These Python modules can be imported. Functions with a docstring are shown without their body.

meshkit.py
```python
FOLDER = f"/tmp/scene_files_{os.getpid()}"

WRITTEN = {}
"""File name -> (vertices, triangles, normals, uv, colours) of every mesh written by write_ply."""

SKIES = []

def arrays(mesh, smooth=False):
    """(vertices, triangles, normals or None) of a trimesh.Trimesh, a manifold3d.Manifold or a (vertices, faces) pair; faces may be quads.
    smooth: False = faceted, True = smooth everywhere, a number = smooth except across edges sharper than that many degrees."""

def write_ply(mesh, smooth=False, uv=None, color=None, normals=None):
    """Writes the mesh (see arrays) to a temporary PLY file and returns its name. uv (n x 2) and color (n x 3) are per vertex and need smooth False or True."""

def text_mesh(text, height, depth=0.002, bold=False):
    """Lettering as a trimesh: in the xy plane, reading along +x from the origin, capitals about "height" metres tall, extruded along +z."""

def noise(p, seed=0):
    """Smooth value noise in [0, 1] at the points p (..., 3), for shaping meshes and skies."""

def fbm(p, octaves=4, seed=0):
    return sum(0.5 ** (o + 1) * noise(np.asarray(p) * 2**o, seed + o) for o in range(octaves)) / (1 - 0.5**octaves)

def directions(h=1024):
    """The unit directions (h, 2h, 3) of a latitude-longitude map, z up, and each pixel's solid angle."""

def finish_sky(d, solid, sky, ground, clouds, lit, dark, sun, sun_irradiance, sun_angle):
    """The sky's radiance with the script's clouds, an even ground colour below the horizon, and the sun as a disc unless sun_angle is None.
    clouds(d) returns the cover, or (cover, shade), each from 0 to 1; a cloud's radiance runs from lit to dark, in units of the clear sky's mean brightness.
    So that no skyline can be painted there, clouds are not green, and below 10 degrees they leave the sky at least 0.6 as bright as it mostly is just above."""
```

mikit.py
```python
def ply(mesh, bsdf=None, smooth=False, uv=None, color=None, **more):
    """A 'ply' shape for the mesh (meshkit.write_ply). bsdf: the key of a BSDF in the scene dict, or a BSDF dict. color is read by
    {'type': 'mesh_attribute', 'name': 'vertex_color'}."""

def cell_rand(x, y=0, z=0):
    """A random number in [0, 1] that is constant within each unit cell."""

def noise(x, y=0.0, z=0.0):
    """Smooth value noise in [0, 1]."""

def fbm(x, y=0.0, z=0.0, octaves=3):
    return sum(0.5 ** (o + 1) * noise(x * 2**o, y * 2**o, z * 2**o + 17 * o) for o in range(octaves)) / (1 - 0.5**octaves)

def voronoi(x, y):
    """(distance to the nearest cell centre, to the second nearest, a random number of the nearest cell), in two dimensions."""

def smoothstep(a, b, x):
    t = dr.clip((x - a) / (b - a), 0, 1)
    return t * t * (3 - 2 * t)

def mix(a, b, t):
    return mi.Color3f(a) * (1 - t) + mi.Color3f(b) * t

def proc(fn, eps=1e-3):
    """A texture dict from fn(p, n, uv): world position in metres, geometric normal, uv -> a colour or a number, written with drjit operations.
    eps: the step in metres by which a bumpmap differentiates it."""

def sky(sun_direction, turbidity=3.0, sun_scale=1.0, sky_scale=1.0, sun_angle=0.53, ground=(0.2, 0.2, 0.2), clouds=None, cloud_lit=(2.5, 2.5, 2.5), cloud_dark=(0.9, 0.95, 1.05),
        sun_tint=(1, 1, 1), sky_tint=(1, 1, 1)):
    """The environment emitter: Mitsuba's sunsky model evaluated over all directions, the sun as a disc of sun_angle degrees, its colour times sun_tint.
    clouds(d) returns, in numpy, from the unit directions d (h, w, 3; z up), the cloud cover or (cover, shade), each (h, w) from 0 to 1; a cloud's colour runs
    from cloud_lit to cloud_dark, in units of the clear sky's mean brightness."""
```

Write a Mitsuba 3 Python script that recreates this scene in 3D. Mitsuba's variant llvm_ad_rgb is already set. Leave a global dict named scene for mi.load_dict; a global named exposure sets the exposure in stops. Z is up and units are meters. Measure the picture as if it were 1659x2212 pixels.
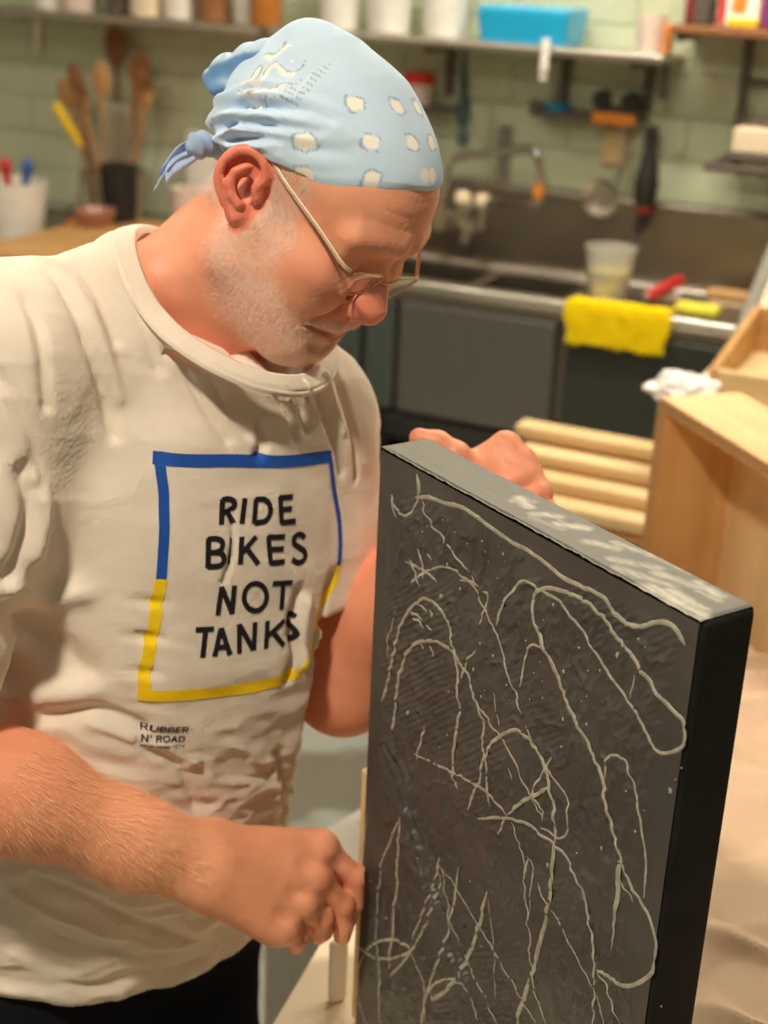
import math
import numpy as np
import trimesh
import manifold3d as m3
import mitsuba as mi
import drjit as dr
import mikit
import meshkit
from shapely.geometry import LineString, Polygon, box as sbox
from shapely.ops import unary_union

scene, labels = {}, {}
T = mi.ScalarTransform4f

# ---------------------------------------------------------------- camera, lamps, exposure
W, H, FPX = 1659, 2212, 3100.0
PITCH, ROLL = math.radians(21.5), math.radians(2.63)
EYE = np.array([0, 0, 1.65])
FWD = np.array([0, math.cos(PITCH), -math.sin(PITCH)])
_r0, _u0 = np.array([1.0, 0, 0]), np.array([0, math.sin(PITCH), math.cos(PITCH)])
RIGHT = math.cos(ROLL) * _r0 + math.sin(ROLL) * _u0
UP = math.cos(ROLL) * _u0 - math.sin(ROLL) * _r0
scene['camera'] = {'type': 'thinlens', 'fov': math.degrees(2 * math.atan(W / 2 / FPX)), 'fov_axis': 'x', 'aperture_radius': 0.0052, 'focus_distance': 1.10,
                   'near_clip': 0.05, 'far_clip': 50.0, 'to_world': T().look_at(origin=EYE.tolist(), target=(EYE + FWD).tolist(), up=UP.tolist())}
exposure = 1.25
LAMP = np.array([1.0, 0.87, 0.68])
# ceiling lamps: (x, y, radius, strength); the first is the strong one over the work table
LAMP_AT = ['above the camera, brightest of all', 'above the plywood box', 'above the counter behind the person', 'above the wooden spoons', 'beside the right wall', 'behind the person, near the left wall']
CEILING = 2.75
LAMPS = [(-0.50, 0.20, 0.085, 270.0), (0.9, 1.9, 0.085, 60.0), (-1.3, 2.3, 0.085, 85.0), (-2.6, 2.2, 0.085, 55.0), (1.6, 0.4, 0.085, 30.0), (-1.9, -0.4, 0.085, 30.0)]


def at(px, py, d):
    """The point at distance d (metres, along the viewing direction) that the photograph shows at px, py; only used to measure where things stand."""
    return EYE + d * (FWD + (px - W / 2) / FPX * RIGHT - (py - H / 2) / FPX * UP)


# wall frame: s along the back wall to the right, w away from the camera, z up
TS, TW = np.array([0.9096, -0.4156, 0]), np.array([0.4156, 0.9096, 0])
TS, TW = TS / np.linalg.norm(TS), TW / np.linalg.norm(TW)


def frame(o=(0, 0, 0), x=(1, 0, 0), y=(0, 1, 0), z=(0, 0, 1)):
    M = np.eye(4)
    M[:3, 0], M[:3, 1], M[:3, 2], M[:3, 3] = x, y, z, o
    return M


WALL = frame((0, 0, 0), TS, TW)


def wp(s, w, z):
    return TS * s + TW * w + np.array([0, 0, z])


# ---------------------------------------------------------------- helpers
def xf(mesh, M):
    m = mesh.copy()
    m.apply_transform(M)
    return m


def tm(man):
    q = man.to_mesh()
    return trimesh.Trimesh(q.vert_properties[:, :3], q.tri_verts, process=False)


def cat(*ms):
    return trimesh.util.concatenate([m for m in ms])


def rbox(lo, hi, r=0.004, seg=8):
    """Box from lo to hi with rounded edges."""
    lo, hi = np.minimum(lo, hi).astype(float), np.maximum(lo, hi).astype(float)
    r = min(r, 0.49 * float((hi - lo).min()))
    s = m3.Manifold.sphere(r, seg)
    pts = [s.translate([float(x), float(y), float(z)]) for x in (lo[0] + r, hi[0] - r) for y in (lo[1] + r, hi[1] - r) for z in (lo[2] + r, hi[2] - r)]
    return tm(m3.Manifold.batch_hull(pts))


def cbox(lo, hi, c=0.003):
    """Box with chamfered edges, 44 triangles."""
    lo, hi = np.minimum(lo, hi).astype(float), np.maximum(lo, hi).astype(float)
    c = min(c, 0.45 * float((hi - lo).min()))
    pts = []
    for i in range(8):
        b = np.array([(i >> k) & 1 for k in range(3)])
        p = np.where(b, hi, lo)
        d = np.where(b, -c, c)
        for k in range(3):
            q = p + d
            q[k] = p[k]
            pts.append(q)
    return trimesh.convex.convex_hull(np.array(pts))


def lathe(profile, seg=32):
    return trimesh.creation.revolve(np.array(profile, float), sections=seg)


def tube(pts, r, seg=10, closed=False, caps=True, flat=None):
    """Round tube along pts with radius r (number or one per point); flat=(normal, factor) squashes it along the normal."""
    pts = np.asarray(pts, float)
    n = len(pts)
    r = np.broadcast_to(np.asarray(r, float), (n,))
    tan = np.gradient(pts, axis=0) if not closed else np.roll(pts, -1, 0) - np.roll(pts, 1, 0)
    tan /= np.linalg.norm(tan, axis=1, keepdims=True) + 1e-12
    ref = np.array([0, 0, 1.0]) if abs(tan[0][2]) < 0.9 else np.array([1.0, 0, 0])
    a = np.cross(tan[0], ref)
    A = []
    for k in range(n):
        a = a - tan[k] * (a @ tan[k])
        a /= np.linalg.norm(a) + 1e-12
        A.append(a.copy())
    A = np.array(A)
    Bn = np.cross(tan, A)
    th = np.arange(seg) * 2 * np.pi / seg
    off = np.cos(th)[None, :, None] * A[:, None] + np.sin(th)[None, :, None] * Bn[:, None]
    if flat is not None:
        nn = np.asarray(flat[0], float)
        off = off - (off @ nn)[..., None] * nn * (1 - flat[1])
    v = (pts[:, None] + off * r[:, None, None]).reshape(-1, 3)
    f = []
    for k in range(n if closed else n - 1):
        k2 = (k + 1) % n
        for j in range(seg):
            j2 = (j + 1) % seg
            f += [[k * seg + j, k2 * seg + j, k2 * seg + j2], [k * seg + j, k2 * seg + j2, k * seg + j2]]
    if caps and not closed:
        v = np.vstack([v, pts[0], pts[-1]])
        for j in range(seg):
            j2 = (j + 1) % seg
            f += [[n * seg, j, j2], [n * seg + 1, (n - 1) * seg + j2, (n - 1) * seg + j]]
    return trimesh.Trimesh(v, np.array(f), process=False)


def spline(pts, n=8, closed=False):
    """Catmull-Rom through pts."""
    p = np.asarray(pts, float)
    q = np.vstack([p[-1:], p, p[:2]]) if closed else np.vstack([2 * p[0] - p[1], p, 2 * p[-1] - p[-2]])
    out = []
    for i in range(1, len(q) - 2):
        for t in np.linspace(0, 1, n, endpoint=False):
            a, b, c, d = q[i - 1], q[i], q[i + 1], q[i + 2]
            out.append(0.5 * (2 * b + (c - a) * t + (2 * a - 5 * b + 4 * c - d) * t * t + (3 * b - a - 3 * c + d) * t ** 3))
    if not closed:
        out.append(q[-2])
    return np.array(out)


def numbered(name):
    k, i = name, 0
    taken = lambda q: q in scene or q in labels or any(s.startswith(q + '__') for s in scene)
    while taken(k):
        i += 1
        k = f'{name}_{i:03d}'
    return k


def obj(name, mesh, bsdf, parent=None, smooth=30, label=None, cat_=None, group=None, kind=None, M=None, **kw):
    key = numbered((parent + '__' + name) if parent else name)
    scene[key] = mikit.ply(mesh if M is None else xf(mesh, M), bsdf, smooth=smooth, **kw)
    say(key, label, cat_, group, kind)
    return key


def say(key, label=None, cat_=None, group=None, kind=None):
    d = {k: v for k, v in (('label', label), ('category', cat_), ('group', group), ('kind', kind)) if v}
    if d:
        labels[key] = d


def thing(name, label, cat_, group=None):
    key = numbered(name)
    say(key, label, cat_, group)
    return key


def struct(name, mesh, bsdf, label, **kw):
    return obj(name, mesh, bsdf, label=label, kind='structure', **kw)


# ---------------------------------------------------------------- materials
def pbr(name, color, rough=0.5, metallic=0.0, spec=0.5, bump=None, bscale=1.0, **kw):
    b = {'type': 'principled', 'base_color': color if isinstance(color, dict) else {'type': 'rgb', 'value': list(color)}, 'roughness': rough, 'metallic': metallic, 'specular': spec, **kw}
    if metallic > 0:
        b.pop('specular')
    if bump is not None:
        b = {'type': 'bumpmap', 'tex': bump, 'scale': bscale, 'bsdf': b}
    scene[name] = {'type': 'twosided', 'bsdf': b}


VC = {'type': 'mesh_attribute', 'name': 'vertex_color'}
nz, fb, vor, sst, mx = mikit.noise, mikit.fbm, mikit.voronoi, mikit.smoothstep, mikit.mix


def wood_fn(c1, c2, ax, freq=60.0):
    def fn(p, n, uv):
        g = p.x * ax[0] + p.y * ax[1] + p.z * ax[2]
        q = p - mi.Vector3f(*ax) * (g * 0.93)
        t = fb(q.x * freq, q.y * freq, q.z * freq, 3)
        s = fb(p.x * 9, p.y * 9, p.z * 9, 3)
        return mx(c1, c2, sst(0.3, 0.75, 0.6 * t + 0.4 * s))
    return mikit.proc(fn)


def blotch_fn(c1, c2, f, lo=0.35, hi=0.7):
    def fn(p, n, uv):
        return mx(c1, c2, sst(lo, hi, fb(p.x * f, p.y * f, p.z * f, 4)))
    return mikit.proc(fn)


pbr('mat_tile', (0.56, 0.62, 0.46), 0.13)
pbr('mat_tile_b', (0.53, 0.595, 0.44), 0.16)
pbr('mat_grout', (0.49, 0.545, 0.41), 0.6)
pbr('mat_plaster', (0.55, 0.51, 0.44), 0.8)
pbr('mat_floor', blotch_fn((0.19, 0.18, 0.145), (0.36, 0.39, 0.36), 5.0, 0.44, 0.60), 0.35)
pbr('mat_steel', (0.72, 0.67, 0.60), 0.30, 1.0)
pbr('mat_steel_dark', (0.34, 0.30, 0.25), 0.36, 1.0)
pbr('mat_chrome', (0.75, 0.73, 0.70), 0.12, 1.0)
pbr('mat_iron', (0.09, 0.075, 0.065), 0.5)
pbr('mat_panel', (0.085, 0.082, 0.074), 0.5)
pbr('mat_panel_teal', (0.055, 0.072, 0.066), 0.5)
pbr('mat_panel_green', (0.022, 0.028, 0.020), 0.55)
pbr('mat_black', (0.012, 0.012, 0.012), 0.5)
pbr('mat_cream', (0.80, 0.68, 0.50), 0.55)
pbr('mat_white', (0.82, 0.80, 0.76), 0.5)
pbr('mat_pinkwhite', (0.72, 0.60, 0.54), 0.5)
pbr('mat_blue_plastic', (0.015, 0.36, 0.66), 0.28)
pbr('mat_red', (0.55, 0.02, 0.02), 0.4)
pbr('mat_darkred', (0.20, 0.02, 0.02), 0.4)
pbr('mat_blue', (0.02, 0.10, 0.42), 0.4)
pbr('mat_purple', (0.14, 0.04, 0.28), 0.4)
pbr('mat_orange', (0.75, 0.25, 0.03), 0.45)
pbr('mat_yellow', (0.85, 0.58, 0.01), 0.45)
pbr('mat_lime', (0.72, 0.68, 0.06), 0.8)
pbr('mat_darkgreen', (0.012, 0.05, 0.045), 0.4)
pbr('mat_cloth_yellow', (0.83, 0.62, 0.006), 0.9, spec=0.1)
pbr('mat_cloth_white', (0.85, 0.85, 0.84), 0.9, spec=0.1)
pbr('mat_amber', (0.42, 0.16, 0.03), 0.2)
pbr('mat_spoon', (0.50, 0.27, 0.11), 0.6)
pbr('mat_spoon_dark', (0.24, 0.10, 0.04), 0.6)
pbr('mat_board', wood_fn((0.56, 0.33, 0.13), (0.46, 0.25, 0.09), (0.9, -0.4, 0), 40), 0.5)
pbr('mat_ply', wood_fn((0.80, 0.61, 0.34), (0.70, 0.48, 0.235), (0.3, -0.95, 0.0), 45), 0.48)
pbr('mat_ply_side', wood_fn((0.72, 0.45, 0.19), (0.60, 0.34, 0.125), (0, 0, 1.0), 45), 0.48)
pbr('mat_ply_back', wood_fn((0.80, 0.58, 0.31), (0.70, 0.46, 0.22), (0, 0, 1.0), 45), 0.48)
pbr('mat_ply_edge', (0.33, 0.15, 0.055), 0.7)
pbr('mat_ply_edge_light', (0.56, 0.34, 0.15), 0.7)
pbr('mat_slat', wood_fn((0.74, 0.57, 0.31), (0.66, 0.47, 0.23), tuple(float(v) for v in TS), 50), 0.55)
pbr('mat_kraft', blotch_fn((0.62, 0.44, 0.30), (0.70, 0.52, 0.37), 8.0), 0.75)
pbr('mat_frost', (0.72, 0.72, 0.68), 0.35)
pbr('mat_liquid', (0.50, 0.43, 0.14), 0.2)
scene['mat_frost_clear'] = {'type': 'blendbsdf', 'weight': 0.3, 'a': {'type': 'thindielectric', 'int_ior': 1.45}, 'b': {'type': 'twosided', 'bsdf': {'type': 'diffuse', 'reflectance': {'type': 'rgb', 'value': [.8, .8, .76]}}}}
scene['mat_glass'] = {'type': 'thindielectric', 'int_ior': 1.45}


def lamp(i, x, y, r, e):
    key = thing('ceiling_lamp', 'round white rimmed ceiling lamp ' + LAMP_AT[i], 'lamp', 'ceiling lamps')
    rim = lathe([(r, 0), (r + 0.02, 0), (r + 0.022, 0.035), (r, 0.035), (r, 0)], 32)
    obj('rim', rim, 'mat_white', key, M=frame((x, y, CEILING - 0.035)))
    disk = trimesh.creation.cylinder(r, 0.006, sections=32)
    scene[key + '__diffuser'] = mikit.ply(xf(disk, frame((x, y, CEILING - 0.02))), {'type': 'diffuse', 'reflectance': {'type': 'rgb', 'value': [0.8, 0.8, 0.8]}}, smooth=False,
                                          emitter={'type': 'area', 'radiance': {'type': 'rgb', 'value': (LAMP * e).tolist()}})


for i, a in enumerate(LAMPS):
    lamp(i, *a)
# a linear lamp that hangs along the wall over the sink
k_ = thing('linear_lamp', 'long linear lamp hanging from the ceiling along the sink', 'lamp')
LF = frame(wp(-.85, 2.72, 2.42), TS, TW)
obj('housing', xf(cbox((-.62, -.045, .012), (.62, .045, .06), .006), LF), 'mat_white', k_)
scene[k_ + '__tube'] = mikit.ply(xf(cbox((-.60, -.03, 0), (.60, .03, .011), .002), LF), {'type': 'diffuse', 'reflectance': {'type': 'rgb', 'value': [0.8, 0.8, 0.8]}}, smooth=False, emitter={'type': 'area', 'radiance': {'type': 'rgb', 'value': (LAMP * 52).tolist()}})
for s_ in (-.5, .5):
    obj('rod', xf(cbox((s_ - .006, -.006, .06), (s_ + .006, .006, CEILING - 2.42), .001), LF), 'mat_iron', k_)

# ---------------------------------------------------------------- room
SW0, SW1, WB, WF, WZ = -4.2, 2.6, 3.5, -3.0, CEILING
struct('floor', cbox((SW0 - .1, WF - .1, -0.06), (SW1 + .1, WB + .1, 0), 0.002), 'mat_floor', 'worn grey green painted concrete floor', M=WALL, smooth=False)
struct('ceiling', cbox((SW0 - .1, WF - .1, CEILING), (SW1 + .1, WB + .1, CEILING + .06), 0.002), 'mat_plaster', 'off-white ceiling', M=WALL, smooth=False)
struct('wall_back', cbox((SW0 - .1, WB + 0.008, 0), (SW1 + .1, WB + .1, CEILING), 0.002), 'mat_grout', 'pale green tiled kitchen wall behind the sink', M=WALL, smooth=False)
struct('wall_left', cbox((SW0 - .1, WF, 0), (SW0, WB, CEILING), 0.002), 'mat_plaster', 'off-white side wall', M=WALL, smooth=False)
struct('wall_right', cbox((SW1, WF, 0), (SW1 + .1, WB, CEILING), 0.002), 'mat_plaster', 'off-white side wall', M=WALL, smooth=False)
struct('wall_front', cbox((SW0, WF - .1, 0), (SW1, WF, CEILING), 0.002), 'mat_plaster', 'off-white wall behind the camera', M=WALL, smooth=False)
rng = np.random.default_rng(5)
tiles = [[mikit.ply(cbox((-0.149, -0.005, -0.049), (0.149, 0.004, 0.049), 0.0018), m, smooth=False)] for m in ('mat_tile', 'mat_tile_b')]
for j in range(11):
    for i in range(11):
        s, z = -3.25 + 0.30 * i + (0.15 if j % 2 else 0), 0.95 + 0.10 * j
        if s > 0.1:
            continue
        key = numbered('wall_back__tile')
        M = frame(wp(s, WB + 0.0045, z), TS, TW) @ trimesh.transformations.euler_matrix(rng.normal(0, 0.006), 0, rng.normal(0, 0.006))
        scene[key] = {**tiles[int(rng.random() < .4)][0], 'to_world': T(M)}


def wbox(s0, s1, w0, w1, z0, z1, r=0.004):
    return xf(cbox((s0, w0, z0), (s1, w1, z1), r), WALL)


def wl(profile, s, w, z, seg=28):
    return xf(lathe(profile, seg), frame(wp(s, w, z), TS, TW))


def wt(pts, r, n=6, seg=10, **k):
    return tube(np.array([wp(*p) for p in (spline(pts, n) if n else pts)]), r, seg, **k)


def cup(r0, r1, h, t=0.003):
    return [(0, 0), (r0, 0), (r1, h), (r1 - t, h), (r0 - t, t), (0, t)]


# ---------------------------------------------------------------- sink and its cabinet
pbr('mat_rim', (.85, .80, .73), .24, 1.0)
k = thing('sink', 'long stainless steel kitchen sink along the green tiled wall', 'sink')
obj('basin', cat(wbox(-1.94, -0.60, 3.15, 3.165, .62, .895), wbox(-1.94, -0.60, 3.415, 3.43, .62, .895), wbox(-1.94, -0.60, 3.15, 3.43, .61, .625), wbox(-1.94, -1.925, 3.15, 3.43, .62, .895), wbox(-.615, -.60, 3.15, 3.43, .62, .895)), 'mat_steel_dark', k)
obj('divider', wbox(-1.30, -1.27, 3.165, 3.415, .626, .885), 'mat_steel_dark', k)
obj('front_rim', wt([(-1.96, 3.14, .893), (-.585, 3.14, .893)], 0.018, 0, 24), 'mat_rim', k, label='bright rolled front rim')
obj('apron', wbox(-1.96, -.585, 3.128, 3.149, .855, .885), 'mat_steel_dark', k)
obj('rear_rim', wt([(-1.96, 3.437, .897), (-.585, 3.437, .897)], 0.012, 0, 20), 'mat_rim', k)
obj('backsplash', wbox(-1.962, .3, 3.455, 3.497, .88, 1.10, .006), 'mat_steel_dark', k, label='tall dull steel backsplash')
obj('drainboard', wbox(-.60, .3, 3.14, 3.455, .87, .895), 'mat_steel_dark', k)
k = thing('sink_cabinet', 'dark grey panelled cabinet under the sink', 'cabinet')
obj('body', wbox(-1.95, .3, 3.18, 3.48, .50, .605), 'mat_panel', k)
for (a, b, m, l) in ((-1.94, -1.52, 'mat_panel_teal', 'dark teal panel'), (-1.50, -1.425, 'mat_panel_teal', None), (-1.41, -1.01, 'mat_panel', 'wide dark grey panel'), (-.985, -.60, 'mat_panel_green', 'almost black green panel')):
    obj('panel', wbox(a, b, 3.125, 3.145, .575, .852, .004), m, k, label=l)
obj('bottom_rail', wbox(-1.95, .3, 3.13, 3.17, .50, .56), 'mat_black', k)
obj('shelf', wbox(-1.95, .3, 2.98, 3.47, .42, .445), 'mat_steel', k, label='low steel shelf')
for s in (-1.93, -1.0, .27):
    for w in (3.15, 3.45):
        obj('leg', wbox(s - .018, s + .018, w - .018, w + .018, 0, .50), 'mat_iron', k)
obj('black_box', wbox(-1.62, -1.42, 3.0, 3.1, .446, .51, .006), 'mat_black', None, label='black box on the low shelf under the sink', cat_='box')

# faucet
k = thing('faucet', 'chrome wall faucet with a long bent swing spout over the sink', 'faucet')
obj('spout', wt([(-1.417, 3.36, 1.02), (-1.412, 3.36, 1.10), (-1.385, 3.355, 1.168), (-1.30, 3.33, 1.190), (-1.176, 3.30, 1.215), (-1.150, 3.29, 1.205), (-1.137, 3.29, 1.172), (-1.138, 3.29, 1.14)], 0.0105, 8, 14), 'mat_chrome', k)
obj('nozzle', wl([(0, 0), (.011, 0), (.013, .012), (.013, .03), (0, .03)], -1.138, 3.29, 1.108), 'mat_orange', k, label='orange tipped nozzle')
obj('body', cat(wt([(-1.47, 3.40, 1.0), (-1.33, 3.40, 1.0)], .02, 0, 16), wt([(-1.417, 3.36, .99), (-1.417, 3.36, 1.04)], .019, 0, 16), wt([(-1.417, 3.36, 1.0), (-1.417, 3.453, 1.0)], .016, 0, 14)), 'mat_chrome', k)
for s in (-1.455, -1.345):
    obj('valve', cat(wt([(s, 3.40, 1.0), (s, 3.453, 1.0)], .018, 0, 14), wt([(s, 3.36, .965), (s, 3.36, 1.0)], .014, 0, 14), wt([(s, 3.40, 1.0), (s, 3.35, .985)], .013, 0, 12)), 'mat_chrome', k)
for s in (-1.362, -1.308):
    obj('handle', wl([(0, 0), (.012, 0), (.02, .008), (.022, .02), (.017, .034), (0, .036)], s, 3.37, 1.055), 'mat_cream', k, label='cream knob handle')
    obj('handle_stem', wt([(s, 3.37, 1.0), (s, 3.37, 1.057)], .008, 0, 10), 'mat_chrome', k)
obj('pipe', wt([(-1.43, 3.37, 1.0), (-1.30, 3.36, 1.07), (-1.18, 3.34, 1.082), (-1.145, 3.33, 1.10)], .008, 8, 10), 'mat_chrome', k)

# cup, towel, sponge ... on the front rim
k = thing('plastic_tub', 'clear plastic tub half full of yellowish liquid on the sink rim', 'container')
c = Z0 = None
TUB = (-.925, 3.22, .905)
obj('wall', wl([(.043, 0), (.0575, .118), (.060, .118), (.060, .124), (.0565, .124), (.0425, .001)], *TUB), 'mat_frost_clear', k)
obj('liquid', wl([(0, .002), (.0415, .002), (.0495, .066), (0, .067)], *TUB), 'mat_liquid', k, label='cloudy yellow liquid')
obj('ledge', wbox(-1.02, -.615, 3.165, 3.414, .880, .904), 'mat_steel_dark', 'sink', label='flat bridge over the right basin')
gx, gz = np.meshgrid(np.linspace(0, 1, 60), np.linspace(0, 1, 50), indexing='ij')


def towel(s0, s1, wf, ztop, drop, back, seed):
    u, v = gx, gz
    L = drop + back
    d = v * L
    s = s0 + (s1 - s0) * u + 0.006 * np.sin(9 * v + 3 * u)
    z = np.where(d < back, ztop - 0.001 + 0 * d, ztop - (d - back))
    w = np.where(d < back, wf + (back - d), wf) - 0.004
    nn = meshkit.fbm(np.stack([u * 7, v * 2.2, 0 * u + seed], -1), 3)
    w = w - 0.012 * np.where(d > back, nn * np.minimum(1, (d - back) / .02), 0)
    z = z + 0.006 * nn + np.where(v > .999, 0.012 * (meshkit.noise(np.stack([u * 9, 0 * u, 0 * u + seed], -1)) - .5), 0)
    top = np.stack([s, w, z], -1)
    bot = top + np.array([0, 0.004, -0.003])
    n, m_ = s.shape
    pts = np.concatenate([top.reshape(-1, 3), bot.reshape(-1, 3)]) @ np.stack([TS, TW, [0, 0, 1.0]])
    idx = np.arange(n * m_).reshape(n, m_)
    q = np.stack([idx[:-1, :-1], idx[1:, :-1], idx[1:, 1:], idx[:-1, 1:]], -1).reshape(-1, 4)
    f = [q, q[:, ::-1] + n * m_]
    b = np.concatenate([idx[:, 0], idx[-1, 1:], idx[-2::-1, -1], idx[0, -2:0:-1]])
    f.append(np.stack([b, np.roll(b, -1), np.roll(b, -1) + n * m_, b + n * m_], -1)[:, ::-1])
    f = np.vstack(f)
    return trimesh.Trimesh(pts, np.vstack([f[:, [0, 1, 2]], f[:, [0, 2, 3]]]), process=False)


obj('dish_towel', towel(-.985, -.745, 3.118, .915, .098, .05, 3), 'mat_cloth_yellow', label='bright yellow cloth hanging over the front rim of the sink', cat_='towel', smooth=60)
k = thing('sponge', 'yellow green sponge lying on the sink rim right of the yellow cloth', 'sponge')
obj('foam', xf(rbox((-.05, -.03, 0), (.05, .03, .022), .009), frame(wp(-.705, 3.20, .9052), TS, TW)), 'mat_lime', k)
k = thing('pliers', 'red handled tongs lying on the sink ledge', 'tongs')
obj('grip', wt([(-.83, 3.24, .921), (-.80, 3.255, .943), (-.775, 3.30, .955)], .013, 6), 'mat_red', k, label='red grip')
obj('jaw', wt([(-.845, 3.255, .916), (-.80, 3.275, .917), (-.77, 3.29, .917)], .009, 6), 'mat_pinkwhite', k)
k = thing('scrub_brush', 'wooden scrub brush lying at the right end of the sink', 'brush')
obj('block', xf(rbox((-.06, -.022, .012), (.06, .022, .034), .008), frame(wp(-.655, 3.33, .9065), TS, TW)), 'mat_board', k)
obj('bristles', xf(cbox((-.052, -.017, 0), (.052, .017, .013), .002), frame(wp(-.655, 3.33, .9065), TS, TW)), 'mat_cream', k)

# ---------------------------------------------------------------- shelves over the sink
k = thing('metal_shelf', 'steel shelf with a bright rounded front edge over the faucet', 'shelf')
obj('board', wbox(-1.885, -.872, 3.31, 3.495, 1.432, 1.446), 'mat_steel', k)
obj('front_edge', wt([(-1.885, 3.305, 1.442), (-.872, 3.305, 1.442)], .0125, 0, 14), 'mat_steel', k)
for s in (-1.465, -1.16, -.95):
    obj('bracket', cat(wbox(s - .011, s + .011, 3.475, 3.498, 1.31, 1.432), wbox(s - .009, s + .009, 3.33, 3.49, 1.415, 1.432)), 'mat_iron', k)
obj('post', wbox(-.905, -.888, 3.40, 3.43, 1.345, 1.432), 'mat_iron', k)
k = thing('metal_shelf', 'steel shelf crowded with jars at the top left above the wooden spoons', 'shelf')
obj('board', wbox(-3.5, -1.91, 3.31, 3.495, 1.425, 1.446), 'mat_steel', k)
obj('front_edge', wt([(-3.5, 3.305, 1.439), (-1.91, 3.305, 1.439)], .014, 0, 14), 'mat_steel', k)
for s in (-2.75, -2.05):
    obj('bracket', cat(wbox(s - .01, s + .01, 3.478, 3.498, 1.31, 1.425), wbox(s - .008, s + .008, 3.36, 3.49, 1.41, 1.425)), 'mat_steel', k)
jar = [(0, 0), (.040, 0), (.043, .006), (.043, .10), (.034, .118), (.034, .125)]
for i, (s, w, m, lab) in enumerate([(-2.62, 3.38, 'mat_white', 'white jar standing furthest left on the top left shelf'), (-2.52, 3.37, 'mat_pinkwhite', 'pinkish jar on the top left shelf beside the white one'), (-2.40, 3.40, 'mat_iron', 'dark jar on the top left shelf'),
                                    (-2.30, 3.37, 'mat_cream', 'cream jar on the top left shelf'), (-2.20, 3.38, 'mat_white', 'white jar in the middle of the top left shelf'), (-2.10, 3.38, 'mat_spoon_dark', 'brown jar on the top left shelf'), (-2.0, 3.40, 'mat_frost', 'pale grey jar near the right end of the top left shelf')]):
    k = thing('storage_jar', lab, 'jar', 'jars on the top left shelf')
    obj('body', wl(jar + [(0, .125)], s, w, 1.447), m, k)
    obj('lid', wl([(0, .124), (.037, .124), (.037, .142), (0, .143)], s, w, 1.447), 'mat_steel', k)
k = thing('amber_jug', 'amber brown glass jug at the end of the top left shelf', 'jug')
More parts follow.
